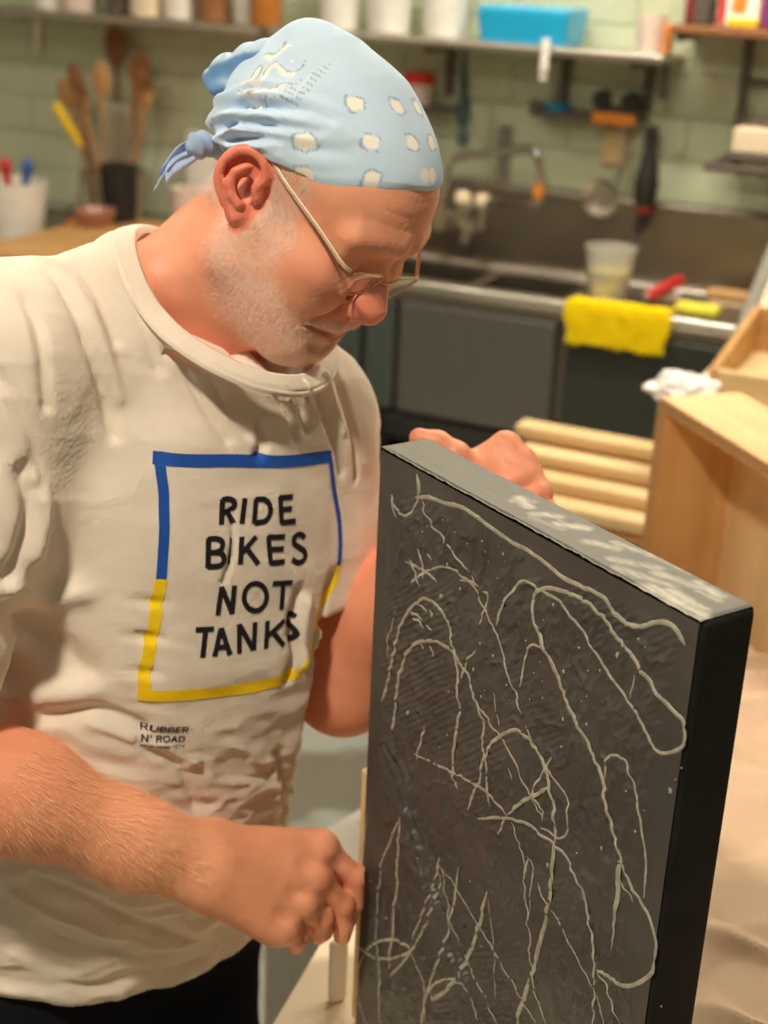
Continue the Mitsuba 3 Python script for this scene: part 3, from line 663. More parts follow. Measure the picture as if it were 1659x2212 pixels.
# ---------------------------------------------------------------- the black canvas
STROKES = [
 (0.00106, 0.00106, [(0.058,-0.007),(0.0624,-0.0138),(0.065,-0.0215)]),
 (0.00140, 0.00140, [(0.0599,-0.0274),(0.0797,-0.0205),(0.1012,-0.018),(0.1219,-0.014),(0.1391,-0.0144),(0.1595,-0.0168),(0.1856,-0.0188),(0.2107,-0.0188),(0.2321,-0.0209),(0.2502,-0.0239),(0.2702,-0.023),(0.2866,-0.0213),(0.3003,-0.0216),(0.3093,-0.0277),(0.3202,-0.0299),(0.3353,-0.0273),(0.3468,-0.0198),(0.3584,-0.0148),(0.3683,-0.0158),(0.3779,-0.0228)]),
 (0.00086, 0.00086, [(0.0231,-0.037),(0.0285,-0.0456),(0.0386,-0.0479),(0.0501,-0.0468),(0.0589,-0.0373),(0.0633,-0.0244),(0.0581,-0.0081)]),
 (0.00065, 0.00065, [(0.0231,-0.037),(0.0268,-0.0486),(0.0333,-0.0556)]),
 (0.00083, 0.00083, [(0.0692,-0.0269),(0.0814,-0.0384),(0.1006,-0.0472),(0.123,-0.0567),(0.1411,-0.063)]),
 (0.00089, 0.00089, [(0.0858,-0.0837),(0.1032,-0.0734),(0.1208,-0.0699),(0.1385,-0.0708),(0.1528,-0.0761),(0.164,-0.0849),(0.1787,-0.0964),(0.1868,-0.1084),(0.1984,-0.1233),(0.21,-0.138),(0.2214,-0.1516)]),
 (0.00099, 0.00099, [(0.1624,-0.0711),(0.1698,-0.0714),(0.1656,-0.0842),(0.1617,-0.1004)]),
 (0.00099, 0.00099, [(0.1832,-0.0922),(0.1864,-0.0776),(0.1941,-0.0614),(0.2049,-0.0463),(0.2197,-0.0414),(0.2322,-0.0436),(0.2529,-0.0433),(0.2682,-0.0492),(0.2867,-0.0596),(0.3023,-0.0709),(0.3229,-0.0816),(0.343,-0.092),(0.3491,-0.0971),(0.3611,-0.1081),(0.3714,-0.1088),(0.3847,-0.0988),(0.3892,-0.0895),(0.3858,-0.0795)]),
 (0.00126, 0.00126, [(0.2361,-0.0842),(0.2264,-0.0692),(0.2214,-0.0586),(0.2238,-0.0491),(0.2346,-0.0395),(0.2517,-0.0346),(0.2714,-0.0316),(0.294,-0.0342),(0.3171,-0.0441),(0.3372,-0.0549),(0.3567,-0.0654),(0.3756,-0.0739),(0.3845,-0.0762),(0.3866,-0.081)]),
 (0.00168, 0.00106, [(0.2264,-0.0692),(0.2375,-0.0836),(0.2513,-0.0966),(0.2653,-0.1114),(0.2788,-0.1241),(0.2852,-0.1284),(0.3018,-0.1434),(0.3155,-0.1597),(0.3234,-0.1748),(0.3347,-0.1944),(0.3454,-0.2099),(0.3588,-0.2258),(0.3773,-0.2404),(0.388,-0.2575),(0.3918,-0.2728)]),
 (0.00127, 0.00127, [(0.3918,-0.2728),(0.3851,-0.2888),(0.3715,-0.3066),(0.3586,-0.3136),(0.3473,-0.3146),(0.336,-0.3167)]),
 (0.00123, 0.00123, [(0.046,-0.2558),(0.0469,-0.2423),(0.0488,-0.2156),(0.0561,-0.1819),(0.07,-0.1607),(0.0918,-0.1462),(0.1136,-0.14),(0.1321,-0.1423),(0.1473,-0.1517),(0.1634,-0.1698),(0.1738,-0.1847),(0.1756,-0.2004),(0.1831,-0.2204),(0.1906,-0.255)]),
 (0.00114, 0.00114, [(0.0236,-0.2395),(0.0339,-0.2099),(0.04,-0.1842),(0.0495,-0.1526),(0.0633,-0.1296),(0.0809,-0.1115),(0.0957,-0.1089),(0.113,-0.1156),(0.1235,-0.1297),(0.1325,-0.1468),(0.1377,-0.1681),(0.1418,-0.1997),(0.1394,-0.2118),(0.1394,-0.2539),(0.1449,-0.2634)]),
 (0.00065, 0.00065, [(0.0345,-0.1918),(0.0309,-0.1732),(0.0434,-0.1282)]),
 (0.00085, 0.00085, [(0.2155,-0.1309),(0.2167,-0.1148),(0.2208,-0.0976),(0.229,-0.0885),(0.2412,-0.0884)]),
 (0.00085, 0.00085, [(0.05,-0.0895),(0.0693,-0.0872),(0.0861,-0.0871)]),
 (0.00084, 0.00084, [(0.0676,-0.071),(0.0745,-0.0816),(0.0793,-0.0945)]),
 (0.00084, 0.00084, [(0.0611,-0.1053),(0.0746,-0.0927),(0.0857,-0.0826)]),
 (0.00085, 0.00085, [(0.0555,-0.085),(0.067,-0.0928),(0.0763,-0.1027)]),
 (0.00084, 0.00084, [(0.0808,-0.0706),(0.0848,-0.0713),(0.0867,-0.0741)]),
 (0.00083, 0.00083, [(0.0748,-0.0869),(0.0873,-0.0871),(0.0975,-0.0895)]),
 (0.00084, 0.00084, [(0.0614,-0.1304),(0.0714,-0.1303),(0.0791,-0.1325)]),
 (0.00084, 0.00084, [(0.0741,-0.1203),(0.0828,-0.1195),(0.0894,-0.121)]),
 (0.00084, 0.00084, [(0.0677,-0.135),(0.0766,-0.1352),(0.0834,-0.1378)]),
 (0.00083, 0.00083, [(0.0928,-0.1172),(0.0959,-0.1187),(0.097,-0.1224)]),
 (0.00083, 0.00083, [(0.0868,-0.1339),(0.0926,-0.1331),(0.0964,-0.1346)]),
 (0.00084, 0.00084, [(0.081,-0.1534),(0.0842,-0.1543),(0.0853,-0.1575)]),
 (0.00083, 0.00083, [(0.0941,-0.15),(0.0974,-0.1531),(0.0987,-0.1587)]),
 (0.00080, 0.00080, [(0.1413,-0.1616),(0.1447,-0.1499),(0.1461,-0.1406)]),
 (0.00080, 0.00080, [(0.1461,-0.1406),(0.1532,-0.132),(0.1584,-0.1257)]),
 (0.00080, 0.00080, [(0.1318,-0.0734),(0.1447,-0.0704),(0.1555,-0.0695)]),
 (0.00080, 0.00080, [(0.1446,-0.0639),(0.1478,-0.0675),(0.1491,-0.0732)]),
 (0.00099, 0.00099, [(0.0813,-0.2622),(0.1361,-0.2507),(0.1718,-0.2447),(0.1928,-0.244),(0.2138,-0.249)]),
 (0.00083, 0.00083, [(0.0957,-0.2267),(0.0896,-0.245),(0.0857,-0.2676)]),
 (0.00103, 0.00169, [(0.1642,-0.2726),(0.172,-0.2459),(0.1793,-0.2176),(0.1872,-0.1967),(0.205,-0.177),(0.2204,-0.1691),(0.2366,-0.171),(0.2506,-0.1817),(0.2601,-0.1947),(0.2687,-0.2127),(0.2739,-0.2443),(0.2747,-0.2913),(0.2677,-0.335),(0.2623,-0.3689),(0.2543,-0.4108),(0.2505,-0.4345)]),
 (0.00086, 0.00086, [(0.1673,-0.1738),(0.1781,-0.1778),(0.1997,-0.1879),(0.2213,-0.2021),(0.2389,-0.2134),(0.2525,-0.2197),(0.2583,-0.2279)]),
 (0.00083, 0.00083, [(0.2287,-0.1592),(0.2468,-0.1769),(0.2638,-0.1881),(0.2799,-0.195),(0.2856,-0.2098),(0.2843,-0.2265),(0.2733,-0.2354),(0.2546,-0.2359)]),
 (0.00074, 0.00074, [(0.2611,-0.1682),(0.2491,-0.1939),(0.2434,-0.2109),(0.2463,-0.2209),(0.2583,-0.2279)]),
 (0.00122, 0.00122, [(0.2154,-0.2481),(0.231,-0.2272),(0.2453,-0.2133),(0.2618,-0.196)]),
 (0.00109, 0.00109, [(0.1786,-0.273),(0.2142,-0.2523),(0.2396,-0.2436),(0.265,-0.2427),(0.287,-0.2457),(0.3072,-0.2609),(0.323,-0.2879),(0.3314,-0.3152),(0.334,-0.3325)]),
 (0.00086, 0.00086, [(0.2138,-0.249),(0.2064,-0.2716)]),
 (0.00066, 0.00066, [(0.2193,-0.253),(0.233,-0.269),(0.2435,-0.2869)]),
 (0.00086, 0.00086, [(0.3181,-0.1583),(0.3186,-0.1431),(0.3268,-0.1334),(0.3391,-0.1342),(0.3522,-0.1501),(0.3608,-0.1705),(0.3691,-0.1976),(0.3714,-0.2288)]),
 (0.00258, 0.00034, [(0.3445,-0.2127),(0.3473,-0.2399),(0.3472,-0.2671),(0.3456,-0.2936)]),
 (0.00068, 0.00068, [(0.3482,-0.2281),(0.3557,-0.2322),(0.3621,-0.2381)]),
 (0.00117, 0.00117, [(0.0634,-0.3385),(0.0651,-0.3927),(0.0624,-0.4428),(0.0608,-0.4876),(0.0585,-0.5131)]),
 (0.00075, 0.00075, [(0.0634,-0.3385),(0.0475,-0.3782),(0.0371,-0.4129),(0.0338,-0.4557),(0.0387,-0.5029),(0.0451,-0.5439),(0.0507,-0.5859)]),
 (0.00066, 0.00066, [(0.0069,-0.3683),(0.0015,-0.4204)]),
 (0.00093, 0.00093, [(0.1284,-0.3428),(0.1296,-0.3741),(0.1177,-0.4148),(0.1008,-0.4543),(0.0788,-0.4928),(0.0634,-0.5186)]),
 (0.00072, 0.00072, [(0.1287,-0.3453),(0.1217,-0.3738),(0.1093,-0.412),(0.0929,-0.4597)]),
 (0.00079, 0.00079, [(0.1287,-0.3453),(0.1411,-0.3722),(0.1514,-0.3978),(0.1727,-0.4186),(0.1969,-0.4341),(0.228,-0.4516)]),
 (0.00067, 0.00067, [(0.1349,-0.3494),(0.1711,-0.3687),(0.2016,-0.38),(0.2315,-0.3933),(0.2537,-0.406),(0.2721,-0.4181)]),
 (0.00101, 0.00101, [(0.1546,-0.3372),(0.1524,-0.3703),(0.1455,-0.4154),(0.1309,-0.4676),(0.1189,-0.5138),(0.1148,-0.5373)]),
 (0.00148, 0.00148, [(0.1948,-0.3364),(0.1898,-0.3721),(0.1765,-0.4187),(0.1579,-0.4595),(0.1334,-0.4938),(0.1275,-0.4953)]),
 (0.00096, 0.00096, [(-0.0052,-0.5285),(0.0272,-0.5199),(0.0575,-0.5018),(0.0859,-0.4761),(0.0914,-0.4665),(0.0642,-0.475),(0.039,-0.4943),(0.0157,-0.5218)]),
 (0.00062, 0.00062, [(0.0896,-0.4692),(0.1073,-0.4786),(0.1193,-0.496),(0.1197,-0.5309)]),
 (0.00066, 0.00066, [(0.0136,-0.5263),(0.0007,-0.5602),(0.0033,-0.5836),(0.0218,-0.6077)]),
 (0.00089, 0.00089, [(0.1217,-0.5),(0.1356,-0.4742),(0.1573,-0.4543),(0.1799,-0.4492),(0.1966,-0.4645),(0.2012,-0.4719)]),
 (0.00083, 0.00083, [(0.2447,-0.2704),(0.241,-0.2933),(0.2497,-0.3222),(0.2569,-0.3524),(0.266,-0.3841),(0.2841,-0.409)]),
 (0.00065, 0.00065, [(0.2447,-0.2704),(0.2517,-0.2818),(0.2512,-0.3212)]),
 (0.00063, 0.00063, [(0.2582,-0.2873),(0.2688,-0.295),(0.2964,-0.313),(0.3199,-0.3281),(0.3316,-0.3367)]),
 (0.00077, 0.00077, [(0.3362,-0.3178),(0.3494,-0.3285),(0.364,-0.3485)]),
 (0.00113, 0.00113, [(0.3343,-0.3347),(0.3378,-0.3684)]),
 (0.00078, 0.00078, [(0.3366,-0.3403),(0.3484,-0.3603)]),
 (0.00048, 0.00048, [(0.1971,-0.3414),(0.211,-0.384),(0.2185,-0.4319)]),
 (0.00061, 0.00061, [(0.336,-0.0643),(0.3352,-0.0838)]),
 (0.00058, 0.00058, [(0.1851,-0.15),(0.193,-0.1739),(0.1934,-0.1771)]),
 (0.00057, 0.00057, [(0.2088,-0.2077),(0.2148,-0.2162)]),
]
DOTS = [(0.104,-0.0996, 0.00206),(0.0948,-0.1187, 0.00166),(0.11,-0.0685, 0.00103),(0.1326,-0.081, 0.00091),(0.1576,-0.1427, 0.00129),(0.1642,-0.1163, 0.00089),(0.1799,-0.1205, 0.00078),(0.1809,-0.0323, 0.00088),(0.1603,-0.038, 0.00059),(0.1545,-0.0315, 0.0006),(0.1352,-0.0409, 0.00061),(0.1174,-0.0376, 0.00051),(0.1009,-0.0325, 0.00072),(0.2448,-0.0488, 0.00102),(0.2197,-0.0893, 0.00066),(0.2205,-0.0955, 0.00076),(0.2769,-0.0701, 0.00073),(0.319,-0.0562, 0.00167),(0.3356,-0.0369, 0.00078),(0.3448,-0.0386, 0.00077),(0.2658,-0.0941, 0.0011),(0.2888,-0.0834, 0.00063),(0.3005,-0.0779, 0.00062),(0.2001,-0.1371, 0.00077),(0.2155,-0.1309, 0.00076),(0.1695,-0.1622, 0.00079),(0.1737,-0.1543, 0.00049),(0.2291,-0.1134, 0.00047),(0.2352,-0.1008, 0.00047),(0.2401,-0.1148, 0.00056),(0.0681,-0.2279, 0.00106),(0.125,-0.179, 0.00081),(0.2303,-0.1349, 0.00057),(0.2433,-0.1274, 0.00056),(0.177,-0.0542, 0.00069),(0.1628,-0.0457, 0.00049),(0.0753,-0.052, 0.00053),(0.0785,-0.0463, 0.00052),(0.1755,-0.0279, 0.00039),(0.2903,-0.1036, 0.00054),(0.2696,-0.1319, 0.00082),(0.2855,-0.1101, 0.00054),(0.2351,-0.0655, 0.00066),(0.0851,-0.0382, 0.00084),(0.0689,-0.227, 0.00106),(0.1273,-0.2193, 0.00132),(0.116,-0.2376, 0.00051),(0.2687,-0.1576, 0.00073),(0.2934,-0.1253, 0.00081),(0.3243,-0.215, 0.00114),(0.3002,-0.233, 0.00062),(0.3818,-0.1335, 0.0015),(0.385,-0.1226, 0.0005),(0.2664,-0.2654, 0.00156),(0.2618,-0.2899, 0.0011),(0.2432,-0.2846, 0.00084),(0.1467,-0.3888, 0.001),(0.0928,-0.366, 0.00104),(0.0497,-0.4598, 0.00118),(0.0872,-0.5149, 0.00115),(0.0188,-0.4375, 0.00055),(0.0225,-0.5509, 0.00054),(0.1941,-0.3931, 0.00058),(0.1717,-0.3408, 0.00059),(0.3435,-0.1539, 0.0006),(0.357,-0.1802, 0.00077),(0.2698,-0.1329, 0.00073),(0.1695,-0.1622, 0.00059),(0.2853,-0.2444, 0.00054),(0.2659,-0.3091, 0.00046),(0.2857,-0.3033, 0.00045),(0.0778,-0.5323, 0.00052),(0.0702,-0.5212, 0.00053),(0.401,-0.3046, 0.00049),(0.3892,-0.1113, 0.0005),(0.2048,-0.1484, 0.00038),(0.3625,-0.1596, 0.00042)]
CANV = frame(CA, CE, -CN)      # x along the face, y into the depth, z up
pbr('mat_canvas', blotch_fn((.054, .051, .046), (.072, .068, .061), 14.0), .40, spec=0.45)
pbr('mat_canvas_side', blotch_fn((.010, .0095, .009), (.015, .0145, .0135), 20.0), .65, spec=0.2)
pbr('mat_canvas_top', VC, .55)
pbr('mat_line', blotch_fn((.29, .275, .22), (.41, .385, .31), 180.0), .55)


def grid_mesh(P, flip=False):
    n, m_ = P.shape[:2]
    idx = np.arange(n * m_).reshape(n, m_)
    f = np.stack([idx[:-1, :-1], idx[1:, :-1], idx[1:, 1:], idx[:-1, 1:]], -1).reshape(-1, 4)
    f = np.vstack([f[:, [0, 1, 2]], f[:, [0, 2, 3]]])
    return trimesh.Trimesh(P.reshape(-1, 3), f[:, ::-1] if flip else f, process=False)


def relief(a, z):
    """Height of the crinkled paint skin over the face, in metres."""
    edge = np.minimum(np.minimum(a, CL - a), np.minimum(-z, CH + z))
    fade = np.clip((edge - .012) / .02, 0, 1)
    q = np.stack([a, z, 0 * a], -1)
    wob = meshkit.fbm(q * 26, 3, 3)
    c, s = math.cos(.9), math.sin(.9)
    rip = np.sin((a * c - z * s) * 1150 + 9 * wob) * np.clip(meshkit.fbm(q * 13, 2, 8) * 3 - 1.2, 0, 1)
    rdg = 1 - np.abs(2 * meshkit.fbm(np.stack([a * 60, z * 38, 0 * a], -1), 4, 5) - 1)
    h = .00045 * rip + .0026 * np.clip(rdg - .70, 0, 1) / .28 + .0019 * meshkit.fbm(q * 130, 3, 2)
    # the thick fold that runs down from the left edge
    u = (a - .055) * .62 + (z + .30) * -.78
    w = (a - .055) * .78 + (z + .30) * .62
    w = w + .012 * (meshkit.fbm(q * 30, 2, 6) - .5)
    m = np.exp(-(w / .022) ** 2) * np.clip((u + .06) / .05, 0, 1) * np.clip((.24 - u) / .05, 0, 1)
    h = h + m * (.0028 * np.sin(w * 420 + 6 * wob) + .0040 * (meshkit.fbm(np.stack([u * 60, w * 130, 0 * a], -1), 3, 7) - .35))
    return .0004 + fade * np.maximum(h, -.0002)


k = thing('painted_canvas', 'deep black stretched canvas with scratched cream lines, held upright by the person', 'canvas')
body = rbox((0, 0, -CH), (CL, CT, 0), .007, 16)
obj('support', body, 'mat_canvas_side', k, M=CANV, label='black wrapped sides')
ga, gzz = np.meshgrid(np.linspace(.003, CL - .003, 330), np.linspace(-CH + .004, -.003, 520), indexing='ij')
face = grid_mesh(np.stack([ga, -relief(ga, gzz), gzz], -1))
obj('face', face, 'mat_canvas', k, M=CANV, smooth=True, label='crinkled charcoal painted face')
# grey top edge with chalky smears, its torn paint lip hanging a little over the face
SM = [(.158, .030, .176, .024, .0065, .8), (.160, .022, .170, .034, .005, .5), (.190, .020, .204, .032, .006, .75), (.214, .022, .231, .036, .0065, .8), (.205, .030, .225, .026, .004, .5), (.196, .012, .225, .018, .004, .35), (.252, .020, .272, .030, .006, .7), (.262, .036, .302, .047, .005, .6), (.285, .014, .312, .032, .006, .6), (.300, .006, .340, .020, .006, .55),
      (.318, .026, .352, .034, .006, .65), (.345, .040, .368, .038, .0055, .85), (.355, .030, .372, .032, .004, .6), (.335, .004, .384, .004, .009, .9), (.345, .014, .376, .012, .006, .7), (.30, .044, .33, .046, .003, .4)]
gt, gd = np.meshgrid(np.linspace(.002, CL - .002, 420), np.linspace(-.0012, CT - .002, 90), indexing='ij')
sm_ = np.zeros_like(gt)
for (x0, y0, x1, y1, w_, s_) in SM:
    dx, dy = x1 - x0, y1 - y0
    tt = np.clip(((gt - x0) * dx + (gd - y0) * dy) / (dx * dx + dy * dy), 0, 1)
    dd = np.hypot(gt - x0 - tt * dx, gd - y0 - tt * dy)
    sm_ = np.maximum(sm_, s_ * np.clip(1.25 - dd / w_ + .9 * (meshkit.fbm(np.stack([gt * 160, gd * 160, gt * 0 + 2], -1), 3) - .5), 0, 1))
sm_ = sm_ * np.clip(.55 + 1.1 * (meshkit.fbm(np.stack([gt * 90 + gd * 200, gd * 420, gt * 0], -1), 3, 3) - .3), 0, 1)
base = np.array([.125, .122, .108]) * (.92 + .2 * meshkit.fbm(np.stack([gt * 30, gd * 400, gt * 0], -1), 3, 5)[..., None])
colr = base * (1 - sm_[..., None]) + np.array([.50, .48, .40]) * sm_[..., None]
lipz = .0007 - np.where(gd < .0012, .0020 * meshkit.fbm(np.stack([gt * 120, gt * 0, gt * 0], -1), 3) * (gt < 9), 0) - .004 * np.clip((gd - CT + .006) / .004, 0, 1) ** 2
lipz = lipz - .003 * np.clip((gt - CL + .006) / .006, 0, 1) ** 2 - .003 * np.clip((.006 - gt) / .006, 0, 1) ** 2
obj('top_edge', grid_mesh(np.stack([gt, gd, lipz], -1)), 'mat_canvas_top', k, M=CANV, smooth=True, color=colr.reshape(-1, 3), label='grey top edge smeared with chalk')
rng = np.random.default_rng(11)
for (r0, r1, pts_) in STROKES:
    pp = spline(np.array(pts_), 7)
    pp = pp[(pp[:, 1] > -CH + .004)]
    if len(pp) < 3:
        continue
    pp = pp + .0004 * (meshkit.fbm(np.stack([pp[:, 0] * 300, pp[:, 1] * 300, 0 * pp[:, 0]], -1), 2)[:, None] - .5)
    a_, z_ = np.clip(pp[:, 0], .004, CL - .002), pp[:, 1]
    rr = 1.5 * np.linspace(r0, r1, len(pp)) * (.72 + .55 * meshkit.fbm(np.stack([a_ * 160, z_ * 160, a_ * 0 + r0 * 1e4], -1), 3)) * np.clip(np.minimum(np.arange(len(pp)), np.arange(len(pp))[::-1]) / 4 + .35, 0, 1)
    P3 = np.stack([a_, -relief(a_, z_) - .0002, z_], -1)
    obj('paint_line', xf(tube(P3, rr, 7, flat=((0, 1, 0), .25)), CANV), 'mat_line', k, smooth=True)
ds = []
for (a_, z_, r_) in DOTS:
    sp = trimesh.creation.icosphere(1, 1.0)
    an = rng.uniform(0, 3.1)
    r_ = r_ * 1.5
    sp.apply_scale([r_ * rng.uniform(.6, .9), .0007, r_ * 1.1])
    ds.append(xf(sp, frame((a_, -float(relief(np.array([a_]), np.array([z_]))[0]), z_)) @ trimesh.transformations.rotation_matrix(rng.normal(0.1, .3), (0, 1, 0))))
obj('paint_spatter', cat(*ds), 'mat_line', k, M=CANV, smooth=True, kind='stuff', label='cream paint spatter')
# things standing behind the left edge of the canvas
bx0, bx1 = at(685, 1800, 1), at(775, 1745, 1)
bx0, bx1 = [(EYE + (q_ - EYE) * (.55 - EYE[2]) / (q_[2] - EYE[2])) * [1, 1, 0] for q_ in (bx0, bx1)]
bd_ = (bx1 - bx0) / np.linalg.norm(bx1 - bx0)
BXF = frame(bx0, bd_, np.cross([0, 0, 1], bd_))
k = thing('storage_box', 'white scuffed box standing behind the left edge of the black canvas', 'box')
obj('body', xf(rbox((-.10, -.14, 0), (.20, 0, .49), .008), BXF), 'mat_white', k)
obj('lid', xf(rbox((-.103, -.143, .49), (.203, .003, .55), .010), BXF), 'mat_white', k)
rs = np.random.default_rng(3)
for (a_, b_) in (((.055, -.02), (.062, -.034)), ((.045, -.040), (.050, -.075)), ((.060, -.060), (.066, -.085))):
    obj('scuff', xf(tube(np.array([(a_[0], a_[1], .550), ((a_[0] + b_[0]) / 2 + .003, (a_[1] + b_[1]) / 2, .5503), (b_[0], b_[1], .550)]), [.0008, .002, .0006], 6, flat=((0, 0, 1), .2)), BXF), 'mat_iron', k, label='dark scuff mark')
pb = at(724, 2160, 1.0)
o_ = np.array([-.026, 1.213, TZ + .001])
UX = np.array([.88, .47, 0]) / np.linalg.norm([.88, .47])
k = thing('plastic_wedge', 'small upright white plastic block with rounded corners in front of the canvas edge', 'block')
obj('block', xf(rbox((-.0095, -.006, 0), (.0095, .006, .075), .0045, 12), frame(o_, UX, np.cross([0, 0, 1], UX))), 'mat_white', k)
k = thing('pale_panel', 'thin pale wooden panel standing against the left edge of the black canvas', 'panel')
obj('board', xf(cbox((-.0135, .004, -CH + .001), (-.001, CT - .004, -.33), .002), CANV), 'mat_slat', k)

# ---------------------------------------------------------------- signed distance modelling for the figure
def cap(p, a, b, ra, rb=None):
    a, b = np.asarray(a, float), np.asarray(b, float)
    rb = ra if rb is None else rb
    ab = b - a
    h = np.clip(((p - a) @ ab) / (ab @ ab), 0, 1)
    return np.linalg.norm(p - a - h[:, None] * ab, axis=1) - (ra + (rb - ra) * h)


def chain(p, pts, rs, k=.01):
    d = cap(p, pts[0], pts[1], rs[0], rs[1])
    for i in range(1, len(pts) - 1):
        d = smin(d, cap(p, pts[i], pts[i + 1], rs[i], rs[i + 1]), k)
    return d


def ell(p, c, r, ax=None):
    q = p - np.asarray(c, float)
    if ax is not None:
        q = q @ np.asarray(ax, float).T
    r = np.asarray(r, float)
    k0 = np.linalg.norm(q / r, axis=1)
    k1 = np.linalg.norm(q / r ** 2, axis=1)
    return k0 * (k0 - 1) / np.maximum(k1, 1e-9)


def smin(a, b, k):
    h = np.maximum(k - np.abs(a - b), 0) / k
    return np.minimum(a, b) - h * h * k * .25


def smax(a, b, k):
    return -smin(-a, -b, k)


def sub(a, b, k):
    return smax(a, -b, k)


def grad(fn, p, e=4e-4):
    g = np.stack([fn(p + e * np.eye(3)[i]) - fn(p - e * np.eye(3)[i]) for i in range(3)], 1)
    return g / (np.linalg.norm(g, axis=1, keepdims=True) + 1e-12)


def mesh_sdf(fn, lo, hi, h, snap=2):
    """The zero surface of fn within the box, by surface nets on a grid of spacing h that is only evaluated near the surface."""
    lo, hi = np.asarray(lo, float), np.asarray(hi, float)
    nc = np.ceil((hi - lo) / (4 * h)).astype(int)
    ax = [lo[k] + (np.arange(nc[k]) + .5) * 4 * h for k in range(3)]
    cc = np.stack(np.meshgrid(*ax, indexing='ij'), -1).reshape(-1, 3)
    dc = fn(cc).reshape(nc)
    act = np.abs(dc) < 6.5 * h
    up = np.repeat(np.repeat(np.repeat(act, 4, 0), 4, 1), 4, 2)
    sg = np.repeat(np.repeat(np.repeat(np.sign(dc), 4, 0), 4, 1), 4, 2)
    n = nc * 4 + 1
    mask = np.zeros(n, bool)
    V = np.ones(n, np.float32)
    for a in (0, 1):
        for b in (0, 1):
            for c in (0, 1):
                s = tuple(slice(o, o + m) for o, m in zip((a, b, c), nc * 4))
                mask[s] |= up
    V[:-1, :-1, :-1] = sg
    V[-1], V[:, -1], V[:, :, -1] = V[-2], V[:, -2], V[:, :, -2]
    ii = np.argwhere(mask)
    V[mask] = fn(lo + ii * h)
    ins = V < 0
    cnt = np.zeros(n - 1, np.int8)
    for a in (0, 1):
        for b in (0, 1):
            for c in (0, 1):
                cnt += ins[a:n[0] - 1 + a, b:n[1] - 1 + b, c:n[2] - 1 + c]
    cells = np.argwhere((cnt > 0) & (cnt < 8))
    vid = -np.ones(n - 1, np.int64)
    vid[tuple(cells.T)] = np.arange(len(cells))
    acc, num = np.zeros((len(cells), 3)), np.zeros(len(cells))
    for axis in range(3):
        o1, o2 = [k for k in range(3) if k != axis]
        for a in (0, 1):
            for b in (0, 1):
                c0 = cells.copy()
                c0[:, o1] += a
                c0[:, o2] += b
                c1 = c0.copy()
                c1[:, axis] += 1
                v0, v1 = V[tuple(c0.T)].astype(float), V[tuple(c1.T)].astype(float)
                x = (v0 < 0) != (v1 < 0)
                t = np.where(x, v0 / np.where(x, v0 - v1, 1), 0)
                pos = c0.astype(float)
                pos[:, axis] += t
                acc[x] += pos[x]
                num += x
    v = lo + acc / num[:, None] * h
    F = []
    for axis in range(3):
        o1, o2 = (axis + 1) % 3, (axis + 2) % 3
        s0 = [slice(1, -1)] * 3
        s1 = [slice(1, -1)] * 3
        s0[axis], s1[axis] = slice(0, -1), slice(1, None)
        A, Bq = ins[tuple(s0)], ins[tuple(s1)]
        e = np.argwhere(A != Bq)
        off = np.ones(3, int)
        off[axis] = 0
        e = e + off
        flip = ins[tuple(e.T)]
        q = []
        for da, db in ((1, 1), (0, 1), (0, 0), (1, 0)):
            c = e.copy()
            c[:, o1] -= da
            c[:, o2] -= db
            q.append(vid[tuple(c.T)])
        q = np.stack(q, 1)
        q[~flip] = q[~flip][:, ::-1]
        F.append(q)
    F = np.vstack(F)
    F = F[(F >= 0).all(1)]
    for _ in range(snap):
        d = fn(v)
        v = v - grad(fn, v) * np.clip(d, -h, h)[:, None]
    f = np.vstack([F[:, [0, 1, 2]], F[:, [0, 2, 3]]])
    return v, f


def near_seg(p, a, b):
    a, b = np.asarray(a, float), np.asarray(b, float)
    ab = b - a
    h = np.clip(((p - a) @ ab) / (ab @ ab), 0, 1)
    return np.linalg.norm(p - a - h[:, None] * ab, axis=1)


def near_line(p, pts):
    return np.min([near_seg(p, pts[i], pts[i + 1]) for i in range(len(pts) - 1)], axis=0)


def sm(a, b, x):
    t = np.clip((x - a) / (b - a), 0, 1)
    return t * t * (3 - 2 * t)


# head frame: x to the face, y to the person's left, z to the crown; origin between the ears
HM = np.array([[0.58850012, 0.56627455, 0.57706216], [-0.47257941, 0.82005173, -0.32277525], [-0.65600023, -0.08275442, 0.75021024]])
HO = np.array([-0.07126555, 1.23135799, 1.45175983])
HEAD = frame(HO, HM[:, 0], HM[:, 1], HM[:, 2])


def toh(p):
    return (np.asarray(p, float) - HO) @ HM


NECK0 = toh(at(452, 690, 1.33))
NECK1 = np.array([-.022, 0, -.052])
TRAPR = toh(at(140, 668, 1.24))
TRAPL = toh(at(660, 800, 1.42))
# ear frame (near side, y < 0)
ev = np.array([-.36, 0, .93])
ev /= np.linalg.norm(ev)
fl = math.radians(28)
eb0 = np.array([-ev[2], 0, ev[0]])
eb = eb0 * math.cos(fl) + np.array([0, -1, 0]) * math.sin(fl)
en = np.cross(ev, eb)
en = en * (-1 if en[1] > 0 else 1)      # out of the ear
EC = np.array([-.011, -.0715, -.004])


def E(a, b, c=0.0):
    return EC + eb * a * 1.04 + ev * b * .88 + en * c


HELIX = spline([E(.001, -.001, .000), E(-.005, .006, .003), E(-.009, .018, .004), E(-.004, .030, .005), E(.006, .0355, .005), E(.018, .031, .005), E(.0255, .017, .005), E(.026, .002, .005), E(.0205, -.012, .004), E(.012, -.022, .003), E(.004, -.029, .003)], 3)
ANTI = [E(.006, .022, .002), E(.015, .012, .004), E(.0165, .000, .005), E(.011, -.010, .005), E(.004, -.0155, .005)]


